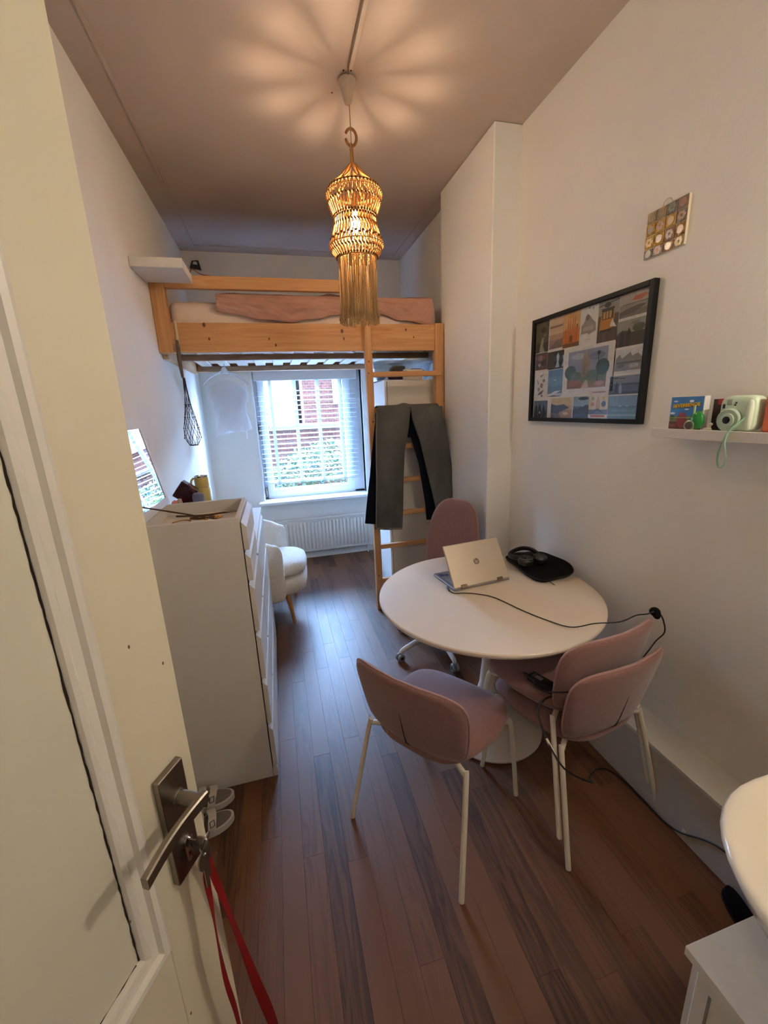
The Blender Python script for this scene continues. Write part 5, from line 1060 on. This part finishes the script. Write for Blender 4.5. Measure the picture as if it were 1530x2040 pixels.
M_KN = mat('cord_knot_shade', (112, 76, 44), 0.9, var=0.1, scale=100, trans=0.02, spec=0.1)  # same cotton as the cords; shade of the backlit knots is in the colour
for z, ph, r_ in ((2.628, 0.25, 0.0065), (2.575, 0.5, 0.005), (2.518, 0.75, 0.0065), (2.508, 0.25, 0.0065), (2.478, 0.5, 0.005), (2.422, 0.75, 0.008), (2.414, 0.25, 0.008), (2.372, 0.5, 0.005), (2.342, 0.75, 0.006)):
    build('knot_row', knot_row(z, NC if r_ < 0.007 else NC//2, ph, r_), M_KN, pd, kind='stuff')
for z, r_ in ((2.608, 0.0030), (2.392, 0.0030), (2.337, 0.004)):
    build('hoop', MB().tube([(PX+(rad(z)-0.001)*math.cos(2*math.pi*i/48), PY+(rad(z)-0.001)*math.sin(2*math.pi*i/48), z) for i in range(48)], r_, 6, closed=True), M_COTTON, pd)
rgf = random.Random(9); fr_ = MB(); NF = 150
for j in range(NF):
    a = 2*math.pi*j/NF+rgf.uniform(-0.01, 0.01); r0 = 0.090+rgf.uniform(-0.006, 0.004); zb = 2.055+rgf.uniform(-0.018, 0.014)
    pts = []; w1 = rgf.uniform(-0.05, 0.05); w2 = rgf.uniform(-0.004, 0.006)
    for i in range(8):
        t = i/7; z = 2.335+(zb-2.335)*t; aa = a+w1*math.sin(t*4+j)*0.5; rr = r0+w2*t+0.006*max(0, t-0.85)/0.15
        pts.append((PX+rr*math.cos(aa), PY+rr*math.sin(aa), z))
    fr_.tube(pts, [0.0020]*7+[0.0040], 4)
build('fringe', fr_, M_FRINGE, pd, kind='stuff')
for j in range(8):   # diamond knots at the fringe top
    a = 2*math.pi*(j+0.3)/8; T = Matrix.Translation((PX+0.096*math.cos(a), PY+0.096*math.sin(a), 2.305)) @ Matrix.Rotation(a, 4, 'Z')
    dm = MB()
    for q in range(4):
        for s_ in (-1, 1):
            dm.tube([tuple(T @ Vector((0, s_*(0.002+0.006*(1-q/3)), 0.025-0.012*q+0.012))), tuple(T @ Vector((0.002, 0, 0.018-0.012*q))), tuple(T @ Vector((0, -s_*(0.002+0.005*(1-q/3)), 0.012-0.012*q)))], 0.0036, 5)
    build('diamond_knot', dm, mat('diamond_knot_cord', (190, 152, 104), 0.9, trans=0.15), pd, kind='stuff')
ringo = [(PX+0.026*math.cos(2*math.pi*i/28), PY, 2.843+0.034*math.sin(2*math.pi*i/28)) for i in range(28)]
build('wooden_ring', MB().tube(ringo[15:]+ringo[:13], 0.0065, 8), wood('ring_wood', (164, 120, 74), (120, 82, 46), 0, 2.0), pd)
build('cord_loop', MB().tube(spline([(PX-0.006, PY-0.008, 2.73), (PX-0.006, PY-0.009, 2.80), (PX, PY, 2.818), (PX+0.006, PY+0.009, 2.80), (PX+0.006, PY+0.006, 2.73)], 4), 0.0045, 6), M_COTTON, pd)
build('lamp_cord', MB().tube([(PX, PY, 2.975), (PX, PY, 2.845), (PX+0.002, PY+0.012, 2.78), (PX, PY, 2.58)], 0.0022, 6), mat('grey_flex', (150, 134, 116), 0.6), pd)
build('socket', MB().lathe([(0.006, 2.60), (0.018, 2.595), (0.019, 2.55), (0.016, 2.545)], 16, (PX, PY, 0)), M_BLACK, pd)
blb = mat('warm_filament_glow', (255, 224, 186), 0.3, var=0.0, emit=PENDANT)
build('bulb', MB().lathe([(0.010, 2.545), (0.015, 2.532), (0.021, 2.508), (0.0235, 2.486), (0.020, 2.466), (0.010, 2.455), (0.001, 2.453)], 14, (PX, PY, 0)), blb, pd, sm=60)
rs = thing('ceiling_rose', 'off white cone shaped ceiling cup above the pendant lamp', 'ceiling rose', (0.472, 2.228, 2.965))
build('cup', MB().lathe([(0.006, 2.968), (0.016, 2.972), (0.036, 3.045), (0.040, 3.058), (0.037, 3.062)], 28, (0.474, 2.228, 0)), mat('rose_plastic', (190, 172, 154), 0.5), rs)
build('ceiling_bracket', MB().box(0.455, 0.49, 2.215, 2.24, 3.05, 3.0695), mat('dark_bracket', (70, 56, 44), 0.6), rs, sm=0)
cd_ = thing('ceiling_conduit', 'thin white cable conduit along the ceiling to the lamp cup', 'cable conduit', (0.47, 1.2, 3.06))
build('conduit', MB().box(0.470, 0.488, YN+0.01, 2.165, 3.058, 3.0695, 0.002), mat('conduit_white', (196, 182, 166), 0.5), cd_, sm=0)
build('conduit_shadow', MB().tube(spline([(0.463, 0.6, 3.064), (0.464, 1.6, 3.064), (0.464, 2.10, 3.062), (0.466, 2.15, 3.056), (0.474, 2.20, 3.058)], 5), 0.0024, 6), mat('shadow_brown', (104, 84, 66), 0.6), cd_)  # brown line stands in for the conduit's shadow on the ceiling
dots = MB()
for (a, b) in ((0.487, 2.155), (0.485, 2.185), (0.452, 2.19), (0.42, 2.33)): dots.ell((a, b, 3.0698), (0.004, 0.006, 0.0006), 8, 4)
tag(build('trim_4', dots, M_DARKSEAM, None, sm=0), 'small dark screw holes in the ceiling by the lamp cup', 'screw holes', kind='structure')

# ------------------------------------------------------------------ washbasin corner
vn = thing('basin_cabinet', 'white cabinet under the washbasin', 'cabinet', (1.0, 0.12, 0))
build('carcass', MB().box(0.612, 1.312, YN+0.004, 0.345, 0.0, 0.655, 0.002), mat('cabinet_white', (214, 208, 198), 0.5), vn, sm=0)
build('top_panel', MB().box(0.606, 1.312, YN+0.004, 0.366, 0.655, 0.675, 0.001), MATS['cabinet_white'], vn, sm=0)
build('door', MB().box(0.63, 1.30, 0.345, 0.364, 0.05, 0.65), MATS['cabinet_white'], vn, sm=0)
build('side_groove', MB().box(0.6105, 0.6125, 0.318, 0.322, 0.10, 0.628), mat('groove_grey', (128, 120, 110), 0.8), vn, sm=0)
wb = thing('washbasin', 'white ceramic washbasin with rounded front corner', 'washbasin', (1.0, 0.15, 0.676))
M_CER = mat('white_ceramic', (226, 216, 196), 0.12, var=0.01)
def rr_(x0, x1, y0, y1, r, n=10):
    o_ = []
    for (cx, cy, a0) in ((x1-r, y1-r, 0), (x0+r, y1-r, 90), (x0+r*0.5, y0+r*0.5, 180), (x1-r*0.5, y0+r*0.5, 270)):
        q = r if a0 < 180 else r*0.5
        for i in range(n+1): a = R(a0+90*i/n); o_.append((cx+q*math.cos(a), cy+q*math.sin(a)))
    return o_
def ringz(g, z, gy=None): return [(x_, y_, z) for x_, y_ in rr_(0.628+g, 1.312-min(g, 0.2)*0.3, YN+0.004+g*0.4, 0.470-g, 0.24-g*0.4)]
rings = [ringz(0.16, 0.677), ringz(0.11, 0.70), ringz(0.06, 0.74), ringz(0.022, 0.785), ringz(0.006, 0.825), ringz(0.0, 0.842), ringz(0.004, 0.850), ringz(0.012, 0.852), ringz(0.060, 0.850), ringz(0.085, 0.838), ringz(0.12, 0.79), ringz(0.17, 0.755), ringz(0.20, 0.748)]
build('bowl', MB().loft(rings), M_CER, wb, sm=60)
build('tap', MB().tube(spline([(0.97, -0.06, 0.845), (0.97, -0.06, 0.95), (0.97, -0.02, 0.99), (0.97, 0.06, 0.985), (0.97, 0.08, 0.965)], 5), 0.011, 10), M_CHROME, wb)
fs = thing('floor_scale', 'black shoe lying on the floor behind the basin cabinet', 'shoe', (1.245, 0.64, 0))
fs.name = 'black_shoe'; ROOTM['black_shoe'] = ROOTM['floor_scale']
build('shoe_upper', MB().pillow(sup(0.022, 0.085, 24, 2.6), lambda a, b, h: (1.258+a+b*0.35, 0.615+b, 0.03+h), 0.03, 2.5, tb=0.018), M_BLKFAB, fs)
build('shoe_sole', MB().prism(sup(0.026, 0.09, 24, 2.6), lambda a, b, h: (1.258+a+b*0.35, 0.615+b, h), 0.0, 0.012), M_BLACK, fs)
hl = thing('hall_fill', 'glowing globe added in the hall to brighten the room', 'fill light', (-0.42, -0.95, 2.44))  # unseen globe added behind the camera to lift the near side
build('rod', MB().tube([(-0.42, -0.95, ZC-0.001), (-0.42, -0.95, 2.6)], 0.008, 8), M_CHROME, hl)
build('globe', MB().ell((-0.42, -0.95, 2.52), (0.085, 0.085, 0.085), 20, 12), mat('hall_fill_glow', (255, 240, 222), 0.4, var=0.0, emit=HALL_FILL), hl, sm=60)
wlp = thing('wall_lamp', 'opal globe wall lamp above the washbasin', 'wall lamp', (1.45, 0.28, 2.02))
build('wall_plate', MB().lathe([(0.05, 0.0), (0.05, 0.012), (0.015, 0.016), (0.012, 0.05)], 24, T=Matrix.Translation((1.459, 0.28, 2.02)) @ Matrix.Rotation(R(-90), 4, 'Y')), M_CHROME, wlp)
build('globe', MB().ell((1.36, 0.28, 2.05), (0.06, 0.06, 0.06), 20, 12), mat('opal_lit', (255, 240, 216), 0.4, var=0.0, emit=BASIN_LAMP), wlp, sm=60)
